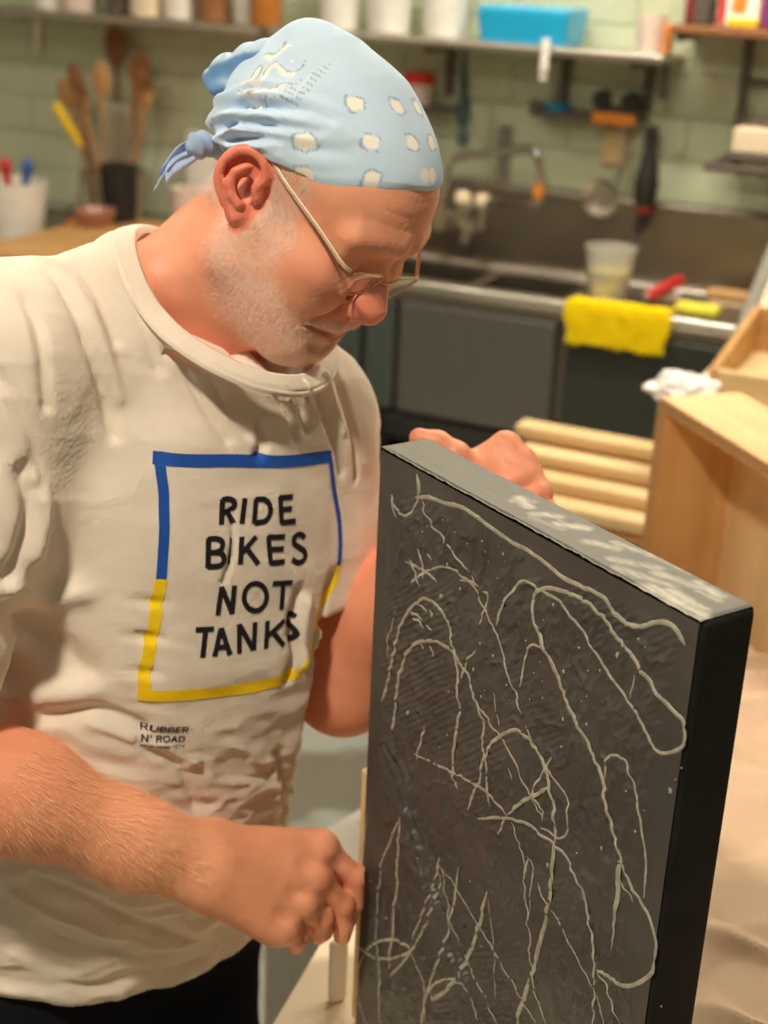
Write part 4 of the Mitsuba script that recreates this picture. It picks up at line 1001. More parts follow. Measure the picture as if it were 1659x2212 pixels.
def ear_sdf(p):
    q = p.copy()
    q[:, 1] = -np.abs(q[:, 1])
    d = ell(q, E(.0085, .003, -.003), (.019, .032, .0045), np.stack([eb, ev, en]))
    d = smin(d, np.min([cap(q, HELIX[i], HELIX[i + 1], .0043) for i in range(len(HELIX) - 1)], axis=0), .003)
    d = smin(d, ell(q, E(.0035, -.027, .001), (.0095, .0105, .0048), np.stack([eb, ev, en])), .004)
    d = smin(d, chain(q, ANTI, [.003, .0042, .0048, .0046, .0046], .002), .003)
    d = smin(d, ell(q, E(-.0065, -.003, .0015), (.005, .0075, .0042), np.stack([eb, ev, en])), .004)
    d = sub(d, ell(q, E(.004, -.003, -.001), (.0080, .0105, .0075), np.stack([eb, ev, en])), .003)
    d = sub(d, chain(q, [E(.0, .022, .004), E(.010, .026, .004), E(.020, .015, .004), E(.0215, .002, .004)], [.0022, .0026, .0026, .0014], .002), .002)
    return d


def head_sdf(p, ears=True):
    s = p.copy()
    s[:, 1] = np.abs(s[:, 1])
    d = ell(p, (-.010, 0, .043), (.090, .0735, .0745))
    d = smin(d, ell(p, (.034, 0, .046), (.054, .055, .047)), .03)
    d = smin(d, ell(p, (.040, 0, -.028), (.056, .060, .074)), .03)
    d = smin(d, cap(s, (.0890, .008, .0415), (.0745, .045, .035), .0098, .0095), .016)      # brow
    d = smin(d, ell(s, (.064, .043, -.012), (.024, .021, .019)), .022)                       # cheekbone
    d = smin(d, ell(s, (.070, .028, -.034), (.024, .022, .026)), .02)
    d = smin(d, ell(p, (.064, 0, -.056), (.038, .034, .030)), .02)                          # muzzle
    d = smin(d, chain(s, [(-.004, .054, -.035), (.006, .052, -.068), (.074, .018, -.098)], [.018, .021, .021], .02), .03)
    d = smin(d, ell(p, (.078, 0, -.096), (.0225, .024, .021)), .02)                         # chin
    d = smin(d, ell(p, (.032, 0, -.088), (.052, .046, .036)), .03)
    # eye sockets, lids
    d = sub(d, ell(s, (.1010, .032, .0115), (.0200, .026, .0125)), .014)
    d = smin(d, ell(s, (.0735, .0325, .0115), (.0138, .0145, .0125)), .004)
    d = smin(d, cap(s, (.083, .022, .0225), (.076, .043, .0205), .0045, .0045), .010)     # fold over the upper lid
    d = sub(d, chain(s, [(.0880, .020, .0065), (.0880, .032, .0050), (.0815, .044, .0070)], [.0009, .0012, .0009], .001), .0016)
    d = smin(d, chain(s, [(.0870, .018, -.0025), (.0840, .032, -.0070), (.0765, .046, -.003)], [.004, .005, .0035], .004), .008)
    # nose
    d = smin(d, chain(p, [(.0800, 0, .022), (.0835, 0, .009), (.0985, 0, -.008), (.1065, 0, -.020)], [.0085, .0086, .0115, .0155], .008), .011)
    d = smin(d, ell(s, (.0990, .0142, -.0225), (.0150, .0080, .0115)), .005)
    d = smin(d, cap(p, (.1115, 0, -.028), (.101, 0, -.0345), .0048, .004), .004)
    d = sub(d, ell(s, (.1035, .0072, -.0365), (.0070, .0038, .0045)), .002)
    d = sub(d, chain(s, [(.0945, .0215, -.0125), (.0935, .0235, -.026)], [.0016, .0014], .001), .004)
    d = sub(d, chain(s, [(.0955, .024, -.030), (.0935, .031, -.045), (.0895, .0345, -.052)], [.0018, .0026, .0014], .002), .007)
    # moustache, lips, mouth
    d = smin(d, ell(s, (.0945, .011, -.0485), (.0120, .0135, .0078)), .006)
    d = smin(d, chain(s, [(.0960, 0, -.0615), (.0925, .012, -.0555), (.0860, .0290, -.0555)], [.0060, .0058, .0045], .004), .006)
    d = smin(d, chain(s, [(.0960, 0, -.0725), (.0925, .012, -.0660), (.0860, .0290, -.0650)], [.0062, .0060, .0045], .004), .006)
    d = sub(d, chain(s, [(.1060, 0, -.0680), (.1010, .013, -.0605), (.0905, .0340, -.0605)], [.0023, .0023, .0020], .001), .003)
    d = sub(d, chain(s, [(.1040, 0, -.0835), (.096, .016, -.0815)], [.0035, .0025], .002), .008)
    # forehead wrinkles and crow's feet
    for z0, am in ((.058, .8), (.068, .9), (.079, .5)):
        d = d + .0005 * am * np.exp(-((p[:, 2] - z0 + 1.0 * p[:, 1] ** 2) / .0016) ** 2) * (1 - sm(.034, .046, np.abs(p[:, 1]))) * (p[:, 0] > .05)
    # neck
    d = smin(d, chain(p, [NECK1, .5 * (NECK0 + NECK1) + np.array([.006, 0, 0]), NECK0], [.056, .058, .070], .02), .026)
    d = smin(d, cap(p, .45 * NECK1 + .55 * NECK0 + (TRAPR - NECK0) * .12 + np.array([-.004, 0, 0]), TRAPR, .036, .042), .04)
    d = smin(d, cap(p, .45 * NECK1 + .55 * NECK0 + np.array([-.012, 0, 0]), TRAPL, .045, .05), .05)
    m = (np.abs(p[:, 1]) > .05) & (np.abs(p[:, 0] + .02) < .045) & (np.abs(p[:, 2]) < .055)
    if m.any():
        s2 = p[m].copy()
        s2[:, 1] = -np.abs(s2[:, 1])
        e = smin(d[m], ear_sdf(p[m]), .003)
        e = sub(e, ell(s2, E(.0035, -.001, -.007), (.0072, .0085, .0105), np.stack([eb, ev, en])), .003)
        d[m] = sub(e, ell(s2, E(.012, -.030, -.010), (.006, .012, .006), np.stack([eb, ev, en])), .006)
    return d


pbr('mat_skin', VC, .48, spec=.42, bump=mikit.proc(lambda p, n, uv: nz(p.x * 900, p.y * 900, p.z * 900) + nz(p.x * 380, p.y * 380, p.z * 380)), bscale=.00022)
hv, hf = mesh_sdf(head_sdf, (-.16, -.105, -.26), (.132, .105, .135), .0019, 1)


def head_color(v):
    s = v.copy()
    s[:, 1] = np.abs(s[:, 1])
    x, y, z = s.T
    q = v * 1.0
    n1 = meshkit.fbm(q * 55, 4, 1)
    n2 = meshkit.fbm(q * 260, 3, 2)
    c = np.array([.74, .325, .20]) * (.86 + .28 * n1)[:, None]
    red = np.array([.74, .20, .135])
    w = .9 * np.exp(-(np.linalg.norm(s - [.106, .008, -.020], axis=1) / .021) ** 2) + .35 * np.exp(-(np.linalg.norm(s - [.075, .045, -.012], axis=1) / .026) ** 2)
    ear = np.zeros(len(v), bool)
    m = (np.abs(y) > .035) & (np.abs(x + .02) < .045) & (np.abs(z) < .055)
    s2 = s[m] * [1, -1, 1]
    ce = s2 - E(.006, .000, 0)
    ear[m] = (ear_sdf(v[m]) < .004) | (((ce @ eb) / .0125) ** 2 + ((ce @ ev) / .0145) ** 2 < 1)
    w = w + .85 * ear + .5 * sm(-.10, -.16, z)
    c = c + (red - c) * np.clip(w, 0, 1)[:, None]
    # deep parts of the ear keep more blood, lids are darker
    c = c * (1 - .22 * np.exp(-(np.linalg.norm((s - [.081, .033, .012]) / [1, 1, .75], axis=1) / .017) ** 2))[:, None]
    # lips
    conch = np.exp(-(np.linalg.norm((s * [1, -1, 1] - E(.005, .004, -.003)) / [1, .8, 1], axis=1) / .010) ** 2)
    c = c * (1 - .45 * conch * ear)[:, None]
    lip = np.exp(-(near_line(s, [(.103, 0, -.0688), (.100, .012, -.0622), (.089, .031, -.0612)]) / .0046) ** 2)
    c = c + (np.array([.36, .10, .085]) - c) * (lip * .85)[:, None]
    # lashes and brows
    lash = np.exp(-(near_line(s, [(.0880, .020, .0065), (.0880, .032, .0050), (.0815, .044, .0070)]) / .0018) ** 2)
    c = c + (np.array([.10, .05, .04]) - c) * (lash * .9)[:, None]
    brow = np.exp(-(near_line(s, [(.098, .010, .040), (.091, .028, .042), (.078, .047, .034)]) / .0045) ** 2) * (n2 > .42)
    c = c + (np.array([.30, .20, .14]) - c) * (brow * .45)[:, None]
    # white stubble over jaw, chin and moustache; grey short hair at the temples
    jaw = near_line(s, [(.016, .066, -.014), (.014, .060, -.052), (.040, .045, -.086), (.075, .018, -.105), (.085, 0, -.108)])
    b = 1 - sm(.014, .046, jaw)
    b = np.maximum(b, 1 - sm(.012, .032, near_line(s, [(.050, .046, -.062), (.072, .036, -.076), (.092, .012, -.094)])))
    b = np.maximum(b, 1 - sm(.007, .014, near_line(s, [(.104, 0, -.048), (.100, .014, -.049), (.088, .031, -.062), (.088, .030, -.078)])))
    b = b * (1 - sm(.0, 1, lip)) * (z < .012)
    b = np.clip(b, 0, 1) * (1 - .9 * ear)
    c = c + (np.array([.70, .54, .45]) - c) * (b * (.22 + .38 * sm(.40, .62, n2)))[:, None]
    hair = (1 - sm(.012, .024, near_line(s, [(.018, .073, .030), (.014, .073, .006)]))) * .5
    hair = np.maximum(hair, (1 - sm(.02, .036, near_line(s, [(-.045, .066, -.012), (-.060, .05, -.030), (-.075, .02, -.045), (-.078, 0, -.05)]))) * .8) * (~ear)
    c = c + (np.array([.55, .46, .38]) - c) * (hair * (.3 + .6 * sm(.4, .6, n2)))[:, None]
    return np.clip(c, .01, 1), b, hair


hcol, hbeard, hhair = head_color(hv)
say('person', 'man in a light blue paisley bandana and white printed T-shirt bending over the canvas', 'person')


def hair_strands(v, f, dens, length, width, flow, seed, n_max):
    """Short tapering blades on a mesh, each two triangles; dens is a weight per vertex, flow the direction in which they lie."""
    rg = np.random.default_rng(seed)
    tri = v[f]
    nrm = np.cross(tri[:, 1] - tri[:, 0], tri[:, 2] - tri[:, 0])
    ar = np.linalg.norm(nrm, axis=1)
    nrm /= ar[:, None] + 1e-15
    w = ar * dens[f].mean(1)
    pick = rg.choice(len(f), n_max, p=w / w.sum())
    bc = rg.dirichlet((1, 1, 1), n_max)
    p = (tri[pick] * bc[..., None]).sum(1)
    n = nrm[pick]
    fl_ = np.asarray(flow(p), float) + rg.normal(0, .35, (n_max, 3))
    fl_ = fl_ - n * (fl_ * n).sum(1, keepdims=True)
    fl_ /= np.linalg.norm(fl_, axis=1, keepdims=True) + 1e-9
    L = length * rg.uniform(.6, 1.25, n_max)[:, None]
    sd = np.cross(fl_, n) * width * .5
    lift = n * .30 * L
    v_ = np.stack([p - sd - n * .0003, p + sd - n * .0003, p + fl_ * L * .6 + lift * .9 + sd * .7, p + fl_ * L * .6 + lift * .9 - sd * .7, p + fl_ * L + lift], 1).reshape(-1, 3)
    b = np.arange(n_max)[:, None] * 5
    ff = np.vstack([b + [0, 1, 2], b + [0, 2, 3], b + [3, 2, 4]])
    return trimesh.Trimesh(v_, ff, process=False)

# ---------------------------------------------------------------- arms and hands (world coordinates)
RW = at(440, 1868, 1.305)
RELB = at(-215, 1600, 1.20)
RF = {'mcp': [at(692, 1830, 1.365), at(676, 1893, 1.345), at(650, 1950, 1.332), at(612, 1998, 1.322)],
      'pip': [at(765, 1892, 1.375), at(738, 1954, 1.364), at(694, 1985, 1.350), at(642, 2025, 1.338)],
      'dip': [at(763, 1950, 1.380), at(742, 2000, 1.374), at(697, 2012, 1.366), at(640, 2040, 1.352)],
      'tip': [at(753, 1984, 1.382), at(739, 2022, 1.378), at(688, 2022, 1.376), at(632, 2036, 1.366)]}
RR = [(.0125, .0108, .0098, .0088), (.0125, .0108, .0096, .0086), (.0120, .0104, .0092, .0082), (.0110, .0094, .0084, .0074)]


def rarm_sdf(p):
    d = chain(p, [SHR_, RELB, at(45, 1715, 1.245), at(290, 1820, 1.285), RW], [.050, .047, .0475, .0365, .0300], .03)
    wl_ = at(455, 1830, 1.325)
    wr_ = at(450, 1905, 1.300)
    d = smin(d, cap(p, wl_, wr_, .0235, .0225), .03)
    starts = [at(470, 1832, 1.325), at(468, 1858, 1.312), at(468, 1885, 1.303), at(472, 1905, 1.300)]
    for i in range(4):
        d = smin(d, cap(p, starts[i], RF['mcp'][i], .0215, .0155 - .001 * (i == 3)), .014)
    inner = (RF['mcp'][1] + RF['mcp'][2]) / 2 + FWD * .016
    d = smin(d, cap(p, at(500, 1880, 1.330), inner, .020, .016), .02)
    d = smin(d, cap(p, at(480, 1930, 1.315), at(585, 2000, 1.332), .019, .0165), .02)      # heel of the hand
    d = smin(d, cap(p, at(600, 1965, 1.350), at(672, 1990, 1.368), .013, .012), .01)
    f = None
    for i in range(4):
        a, b, c, e = (RF[k][i] for k in ('mcp', 'pip', 'dip', 'tip'))
        fi = chain(p, [a, b, c, e], RR[i], .003)
        fi = smin(fi, ell(p, b + (b - (a + c) / 2) * .15, (.0112 - .0006 * i,) * 3), .004)
        f = fi if f is None else smin(f, fi, .0016)
        d = smin(d, ell(p, a - FWD * .005 + np.array([.002, 0, .002]), (.0132, .0125, .0125)), .006)
    th = chain(p, [at(520, 1850, 1.340), at(640, 1862, 1.385), at(716, 1912, 1.396), at(742, 1958, 1.398)], [.019, .0145, .0115, .0095], .008)
    f = smin(f, th, .002)
    d = smin(d, f, .007)
    for i in range(3):
        va, vb = (RF['mcp'][i] + RF['mcp'][i + 1]) / 2, (starts[i] + starts[i + 1]) / 2
        nl = near_seg(p, va * .85 + vb * .15 - FWD * .020, va + (va - vb) * .25 - FWD * .012)
        d = d + .0030 * np.exp(-(nl / .007) ** 2)
    # tendons and veins on the back of the hand
    for i in range(4):
        nl = near_seg(p, starts[i] * .75 + RF['mcp'][i] * .25, RF['mcp'][i])
        d = d - .0016 * np.exp(-((nl - .0165) / .008) ** 2)
    for vn in ([(505, 1850), (560, 1872), (600, 1880), (640, 1915)], [(480, 1905), (540, 1925), (580, 1912), (618, 1940)], [(540, 1925), (570, 1960), (600, 1985)]):
        d = d - .0012 * np.exp(-(near_line(p, np.array([at(x, y, 1.285 + .0003 * (x - 480)) for x, y in vn])) / .0042) ** 2)
    return d


LW = at(1005, 1052, 1.335)
LELB = at(742, 1478, 1.46)
LMCP = [at(1092, 966, 1.335), at(1126, 1000, 1.330), at(1138, 1040, 1.325), at(1138, 1080, 1.322)]


def larm_sdf(p):
    d = chain(p, [SHL_, LELB, LELB * .62 + LW * .38, LW], [.050, .0465, .043, .029], .03)
    st_ = [at(1010, 1030, 1.335), at(1012, 1050, 1.335), at(1015, 1070, 1.335), at(1015, 1090, 1.335)]
    for i in range(4):
        d = smin(d, cap(p, st_[i], LMCP[i], .020, .0145), .012)
        d = smin(d, ell(p, LMCP[i], (.0125,) * 3), .006)
    f = None
    for i in range(4):
        a = LMCP[i]
        b = a + at(1148, 1050, 1.27) - at(1100, 1020, 1.285) + np.array([0, 0, -.004])
        b = a + (at(1165, 1062, 1.318) - at(1128, 1005, 1.335)) * 1.15
        c = b + at(1100, 1085, 1.30) - at(1150, 1060, 1.31)
        e = c + (at(1060, 1080, 1.30) - at(1100, 1085, 1.305)) * .8
        fi = chain(p, [a, b, c, e], [.0118, .0105, .0095, .0085], .003)
        f = fi if f is None else smin(f, fi, .002)
    th = chain(p, [at(1015, 1030, 1.33), at(985, 985, 1.318), at(945, 958, 1.318), at(905, 946, 1.318)], [.017, .0130, .0112, .0092], .006)
    f = smin(f, th, .003)
    return smin(d, f, .008)


SHR_, SHL_ = at(10, 765, 1.19), at(648, 905, 1.405)
rv, rf = mesh_sdf(rarm_sdf, (-.54, .90, .70), (-.005, 1.34, 1.10), .0024, 1)
lv, lf = mesh_sdf(larm_sdf, (-.16, 1.15, .84), (.20, 1.50, 1.35), .0026, 1)


def arm_color(v, knuckles, warm):
    n1 = meshkit.fbm(v * 45, 4, 3)
    c = np.array([.73, .305, .175]) * (.84 + .30 * n1)[:, None]
    red = np.array([.70, .20, .125])
    w = .22 * warm
    for q in knuckles:
        w = w + .45 * np.exp(-(np.linalg.norm(v - q, axis=1) / .013) ** 2)
    return c + (red - c) * np.clip(w, 0, .8)[:, None]


rcol = arm_color(rv, RF['mcp'] + RF['pip'], 1 - sm(-.30, -.12, rv[:, 0]))
lcol = arm_color(lv, LMCP, np.ones(len(lv)))
hw_ = hv @ HM.T + HO
obj('body', trimesh.Trimesh(np.vstack([hw_, rv, lv]), np.vstack([hf, rf + len(hv), lf + len(hv) + len(rv)]), process=False), 'mat_skin', 'person', smooth=True, color=np.vstack([hcol, rcol, lcol]))
ax_ = RW - RELB
ax_ /= np.linalg.norm(ax_)
tt_ = (rv - RELB) @ ax_ / np.linalg.norm(RW - RELB)
st = hair_strands(rv, rf, sm(.25, .4, tt_) * (1 - sm(.93, 1.06, tt_)), .012, .00022, lambda p: ax_ + np.array([0, 0, -.55]) + p * 0, 8, 7500)
obj('arm_hair', st, pbr('mat_armhair', (.74, .46, .25), .5) or 'mat_armhair', 'person', smooth=False, kind='stuff', label='fine reddish hair on the forearm')
flowv = lambda p: np.array([-.25, 0, -1.0]) + p * 0
st = hair_strands(hv, hf, np.clip(hbeard, 0, 1) ** 1.5, .0042, .00016, flowv, 4, 7000)
obj('beard', xf(st, HEAD), pbr('mat_beard', (.80, .72, .64), .6) or 'mat_beard', 'person', smooth=False, kind='stuff', label='short white stubble beard and moustache')
st = hair_strands(hv, hf, np.clip(hhair, 0, 1), .008, .00018, lambda p: np.array([-.5, 0, -.8]) + p * 0, 5, 3500)
obj('hair', xf(st, HEAD), pbr('mat_hair', (.58, .50, .43), .55) or 'mat_hair', 'person', smooth=False, kind='stuff', label='short grey hair below the bandana')

# ---------------------------------------------------------------- bandana
ZX = np.array([[-.2, -.11], [-.118, -.062], [-.0667, -.018], [-.0466, -.004], [-.0211, .0235], [-.0002, .0360], [.0154, .0430], [.0301, .0535], [.0517, .0735], [.0688, .0870], [.0840, .0925], [.2, .0925]])
FOLDS = [([(-.102, .04, -.030), (-.0902, .0555, .0022), (-.0641, .0678, .0351), (-.0363, .0774, .0606), (-.016, .0748, .081), (.0032, .0692, .0927)], .0055, .0050), ([(-.10, .035, -.012), (-.0933, .053, .0086), (-.0719, .0642, .0444), (-.045, .073, .0697)], .0030, .0035),
         ([(-.098, .048, -.040), (-.0795, .0588, -.0105), (-.0623, .0636, .0161), (-.0222, .0805, .0563), (.0086, .0732, .0837), (.0177, .0678, .0914)], .0060, .0042), ([(-.095, .050, -.046), (-.0714, .0575, -.0139), (-.0349, .0775, .0301), (.0007, .0799, .065), (.0173, .0706, .0864), (.0331, .0537, .1049)], .0036, .0030),
         ([(-.09, .050, -.044), (-.0605, .0531, -.0142), (-.0165, .0796, .0266), (-.0037, .0812, .0337), (.0154, .0803, .043)], .0040, .0032), ([(.0, .0818, .0424), (.021, .0777, .063), (.0374, .0683, .0788)], .0018, .0030), ([(-.008, .081, .030), (.012, .081, .0405), (.028, .077, .0505)], .0020, .0022)]


def band_sdf(p, cut=True):
    s = p.copy()
    s[:, 1] = np.abs(s[:, 1])
    d = ell(p, (-.010, 0, .043), (.0935, .0770, .0780))
    d = smin(d, ell(p, (.034, 0, .047), (.0555, .0535, .0485)), .03)
    d = smin(d, chain(p, [(-.045, 0, .058), (-.074, 0, .072), (-.090, 0, .075)], [.046, .022, .012], .03), .04)
    d = smin(d, chain(p, [(-.045, 0, .020), (-.076, 0, .004), (-.095, 0, -.042)], [.060, .036, .014], .03), .04)
    d = smin(d, cap(p, (-.090, 0, .074), (-.097, 0, .030), .012, .023), .03)
    if cut:
        zc = np.interp(p[:, 0], ZX[:, 0], ZX[:, 1])
        d = smax(d, (zc - p[:, 2]) * .8, .003)
    return d


bv, bf = mesh_sdf(band_sdf, (-.155, -.095, -.08), (.115, .095, .150), .0017, 1)
bn = grad(band_sdf, bv)
s = bv.copy()
s[:, 1] = np.abs(s[:, 1])
disp = np.zeros(len(bv))
fade = sm(.0, .012, bv[:, 2] - np.interp(bv[:, 0], ZX[:, 0], ZX[:, 1]))
for pts_, amp, wd in FOLDS:
    pts_ = spline(np.array(pts_), 3)
    dl = near_line(s, pts_)
    up = dl - 0
    tpos = np.clip((s[:, 0] - pts_[0, 0]) / (pts_[-1, 0] - pts_[0, 0]), 0, 1)
    A = 2.6 * amp * (1 - .8 * tpos ** 1.3)
    disp += -A * np.exp(-(dl / wd) ** 2) + .55 * A * np.exp(-((dl - 2.1 * wd) / wd) ** 2)
kd = np.linalg.norm(s - [-.104, .02, -.046], axis=1)
ph = np.arctan2(s[:, 2] + .050, s[:, 0] + .112 + .3 * s[:, 1])
disp += .0022 * np.exp(-kd / .045) * np.sin(ph * 17 + 2.5 * meshkit.noise(s * 40)) + .0012 * (meshkit.fbm(bv * 45, 3, 3) - .5)
bv2 = bv + bn * (disp * np.maximum(fade, .15))[:, None]
pbr('mat_bandana', VC, .85, spec=.15)


def paisley(v):
    s = v.copy()
    s[:, 1] = -np.abs(s[:, 1])
    blue = np.array([.49, .63, .79]) * (.95 + .10 * meshkit.fbm(v * 60, 2, 4))[:, None]
    c = blue
    white, dark = np.array([.80, .77, .70]), np.array([.16, .20, .27])
    for i, q in enumerate([(.001, -.0528, .1131), (.0158, -.0169, .1302), (.0037, -.0793, .0671), (.0348, -.0526, .1044), (.0477, -.0158, .120), (.0583, -.0549, .0837), (.0204, -.0794, .0458), (.0723, -.0062, .105)]):
        q = np.array([q], float)
        for _ in range(4):
            q = q - grad(band_sdf, q) * band_sdf(q)[:, None]
        o = s - q[0]
        # ovals lie along the cloth's length, from the forehead to the knot
        l = np.array([.75, 0, .66])
        a = o @ l
        r = np.sqrt((a / .0090) ** 2 + (np.linalg.norm(o - a[:, None] * l, axis=1) / .0056) ** 2 + 0)
        r = r * (1 + .5 * (meshkit.noise(s * 220) - .5))
        c = c + (white - c) * (1 - sm(.85, 1.1, r))[:, None]
        ring = np.exp(-((r - 1.22) / .13) ** 2) * (meshkit.noise(s * 90 + i) > .40) * (i != 7)
        c = c + (dark - c) * (.65 * ring)[:, None]
    l2 = np.array([-.0371, -.0707, .0824]) - np.array([-.049, -.049, .1068])
    for k, (a, b, w_) in enumerate([((-.049, -.047, .108), (-.034, -.074, .078), .0035), ((-.0313, -.048, .1125), (-.0200, -.072, .090), .0032)]):
        dl = near_seg(s, a, b)
        tt = (s - np.array(a)) @ (np.array(b) - np.array(a)) / np.linalg.norm(np.array(b) - np.array(a)) ** 2
        c = c + (white - c) * (.8 * (1 - sm(w_ * .7, w_ * 1.3, dl)) * (.6 + .4 * (np.sin(tt * 55) > 0)))[:, None]
        tick = (k == 0) * (np.abs(dl - w_ * 2.0) < w_ * .9) * (s[:, 0] > -.043) * (np.sin(tt * 55) > .7) * (tt > -.1) * (tt < 1.1)
        c = c + (dark - c) * (.6 * tick)[:, None]
    sw = np.linalg.norm((s - [-.068, -.054, .064]) / [.026, .04, .028], axis=1)
    swirl = (np.sin(s[:, 0] * 300 + 9 * meshkit.noise(s * 70) - s[:, 2] * 200) > .1) * (sw < 1)
    c = c + (white - c) * (.75 * swirl)[:, None]
    sd = (np.sin(s[:, 0] * 300 + 9 * meshkit.noise(s * 70) - s[:, 2] * 200 + 1.4) > .95) * (sw < 1.15)
    c = c + (dark - c) * (.6 * sd)[:, None]
    return np.clip(c, 0, 1)


for _ in range(2):
    inear = (np.abs(bv2[:, 1]) > .05) & (bv2[:, 0] < .03) & (bv2[:, 2] < .046) & (bv2[:, 0] > -.06)
    bv2 = bv2 + bn * np.where(inear, 0, np.maximum(0, .0016 - head_sdf(bv2)))[:, None]
kb = obj('bandana', trimesh.Trimesh(bv2, bf, process=False), 'mat_bandana', 'person', M=HEAD, smooth=True, color=paisley(bv), label='light blue paisley bandana tied at the back')
# the loose triangle that lies rolled from the peak down the back, and the two knot tails


def flap_sdf(p):
    d = chain(p, [(-.078, -.008, .086), (-.092, -.014, .069), (-.109, -.020, .041), (-.122, -.020, .014), (-.131, -.021, -.002)], [.0095, .0135, .0150, .0145, .0120], .01)
    d = smin(d, chain(p, [(-.098, .012, .058), (-.116, .008, .020), (-.130, .0, -.010)], [.008, .012, .010], .01), .02)
    d = sub(d, chain(p, [(-.092, -.034, .062), (-.116, -.042, .016), (-.140, -.042, -.022)], [.006, .011, .014], .01), .006)
    d = sub(d, ell(p, (-.146, -.030, -.030), (.022, .05, .012)), .008)
    return d + .0012 * np.sin(p[:, 0] * 260 + p[:, 2] * 160)


fv, ff = mesh_sdf(flap_sdf, (-.185, -.06, -.04), (-.07, .05, .115), .0016, 1)
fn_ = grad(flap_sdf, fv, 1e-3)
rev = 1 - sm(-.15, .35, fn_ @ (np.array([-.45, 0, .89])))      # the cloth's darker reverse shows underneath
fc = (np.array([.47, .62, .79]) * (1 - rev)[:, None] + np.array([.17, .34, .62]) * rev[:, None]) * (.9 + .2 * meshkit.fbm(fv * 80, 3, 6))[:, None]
obj('flap', trimesh.Trimesh(fv, ff, process=False), 'mat_bandana', kb, M=HEAD, smooth=True, color=fc, label='loose rolled corner of the bandana')


def knot_sdf(p):
    d = ell(p, (-.1085, -.012, -.058), (.012, .016, .012))
    d = smin(d, ell(p, (-.110, .012, -.062), (.011, .012, .010)), .006)
    return d + .001 * np.sin(p[:, 1] * 500 + p[:, 2] * 300)


kv, kf = mesh_sdf(knot_sdf, (-.135, -.045, -.09), (-.085, .04, -.03), .0015, 1)
obj('knot', trimesh.Trimesh(kv, kf, process=False), 'mat_bandana', kb, M=HEAD, smooth=True, color=np.tile([.30, .42, .62], (len(kv), 1)))
for j, (path, wdt) in enumerate(([[(-.110, -.012, -.060), (-.113, -.022, -.070), (-.111, -.032, -.084), (-.106, -.038, -.099)], .013], [[(-.111, .008, -.062), (-.118, .002, -.078), (-.120, -.008, -.092), (-.117, -.016, -.106)], .013])):
    cpts = spline(np.array(path), 6)
    nr = len(cpts)
    ww = np.linspace(.006, wdt, nr)
    across = np.array([.55, -.35, -.75]) if j == 0 else np.array([.5, .3, -.8])
    across /= np.linalg.norm(across)
    uu = np.linspace(-1, 1, 9)
    nrm_ = np.cross(across, cpts[-1] - cpts[0])
    nrm_ /= np.linalg.norm(nrm_)
    Pg = cpts[:, None] + across * ww[:, None, None] * uu[None, :, None] + nrm_ * (.003 * np.cos(uu * 4 + j)[None, :, None] + .002 * np.sin(np.arange(nr) * .5)[:, None, None])
    tp_, bt_ = grid_mesh(Pg), grid_mesh(Pg - nrm_ * .0015, True)
    tl_ = cat(tp_, bt_)
    obj('tail', tl_, 'mat_bandana', kb, M=HEAD, smooth=True, color=np.tile([.36, .50, .74], (len(tl_.vertices), 1)))

# ---------------------------------------------------------------- T-shirt
ST = [(455, 660, 1.30, .060, .062), (430, 760, 1.31, .135, .085), (400, 870, 1.325, .168, .110), (378, 1020, 1.35, .178, .126), (372, 1300, 1.40, .184, .140), (322, 1500, 1.44, .188, .146), (272, 1650, 1.463, .178, .146), (205, 1950, 1.515, .176, .140), (150, 2200, 1.56, .174, .135)]
SC = np.array([at(*q[:3]) for q in ST])
BA = (SC[-1] - SC[1]) / np.linalg.norm(SC[-1] - SC[1])            # down the trunk
BLt = at(790, 830, 1.38) - at(-20, 660, 1.14)                      # from the right to the left shoulder
BLt = BLt - BA * (BLt @ BA)
BLt /= np.linalg.norm(BLt)
BD_ = np.cross(BLt, BA)
BD_ = BD_ * (1 if BD_ @ (EYE - SC[3]) > 0 else -1)                 # forward, out of the chest
BO = SC[3]
SS = (SC - BO) @ BA
SU, SD_ = (SC - BO) @ BLt, (SC - BO) @ BD_
SHR, SHL = at(10, 765, 1.19), at(648, 905, 1.405)
ELR, ELL = at(-215, 1600, 1.20), at(742, 1478, 1.46)


def tob(p):
    return (np.asarray(p, float) - BO) @ np.stack([BLt, BA, BD_], 1)


def frb(q):
    return BO + np.asarray(q, float) @ np.stack([BLt, BA, BD_])


def torso(p):
    q = tob(p)
    s = q[:, 1]
    cu, cd = np.interp(s, SS, SU), np.interp(s, SS, SD_)
    hw, hd = np.interp(s, SS, [a[3] for a in ST]), np.interp(s, SS, [a[4] for a in ST])
    u, w = (q[:, 0] - cu) / hw, (q[:, 2] - cd) / hd
    k = (np.abs(u) ** 2.3 + np.abs(w) ** 2.3) ** (1 / 2.3)
    return smax((k - 1) * np.minimum(hw, hd) * .9, SS[1] - .02 - s, .03)


# neck opening
RING = np.array([at(296, 497, 1.285), at(322, 590, 1.235), at(372, 672, 1.215), at(440, 735, 1.208), at(515, 778, 1.212), at(590, 792, 1.228), at(660, 768, 1.265), at(712, 728, 1.33), at(672, 676, 1.365), at(570, 600, 1.385), at(440, 530, 1.37), at(338, 490, 1.33)])
RC = RING.mean(0)
_, _, vt = np.linalg.svd(RING - RC)
RNm = vt[2] * (1 if vt[2][2] > 0 else -1)
RA, RB = vt[0], vt[1]
ra = np.abs((RING - RC) @ RA).max()
rb = np.abs((RING - RC) @ RB).max()


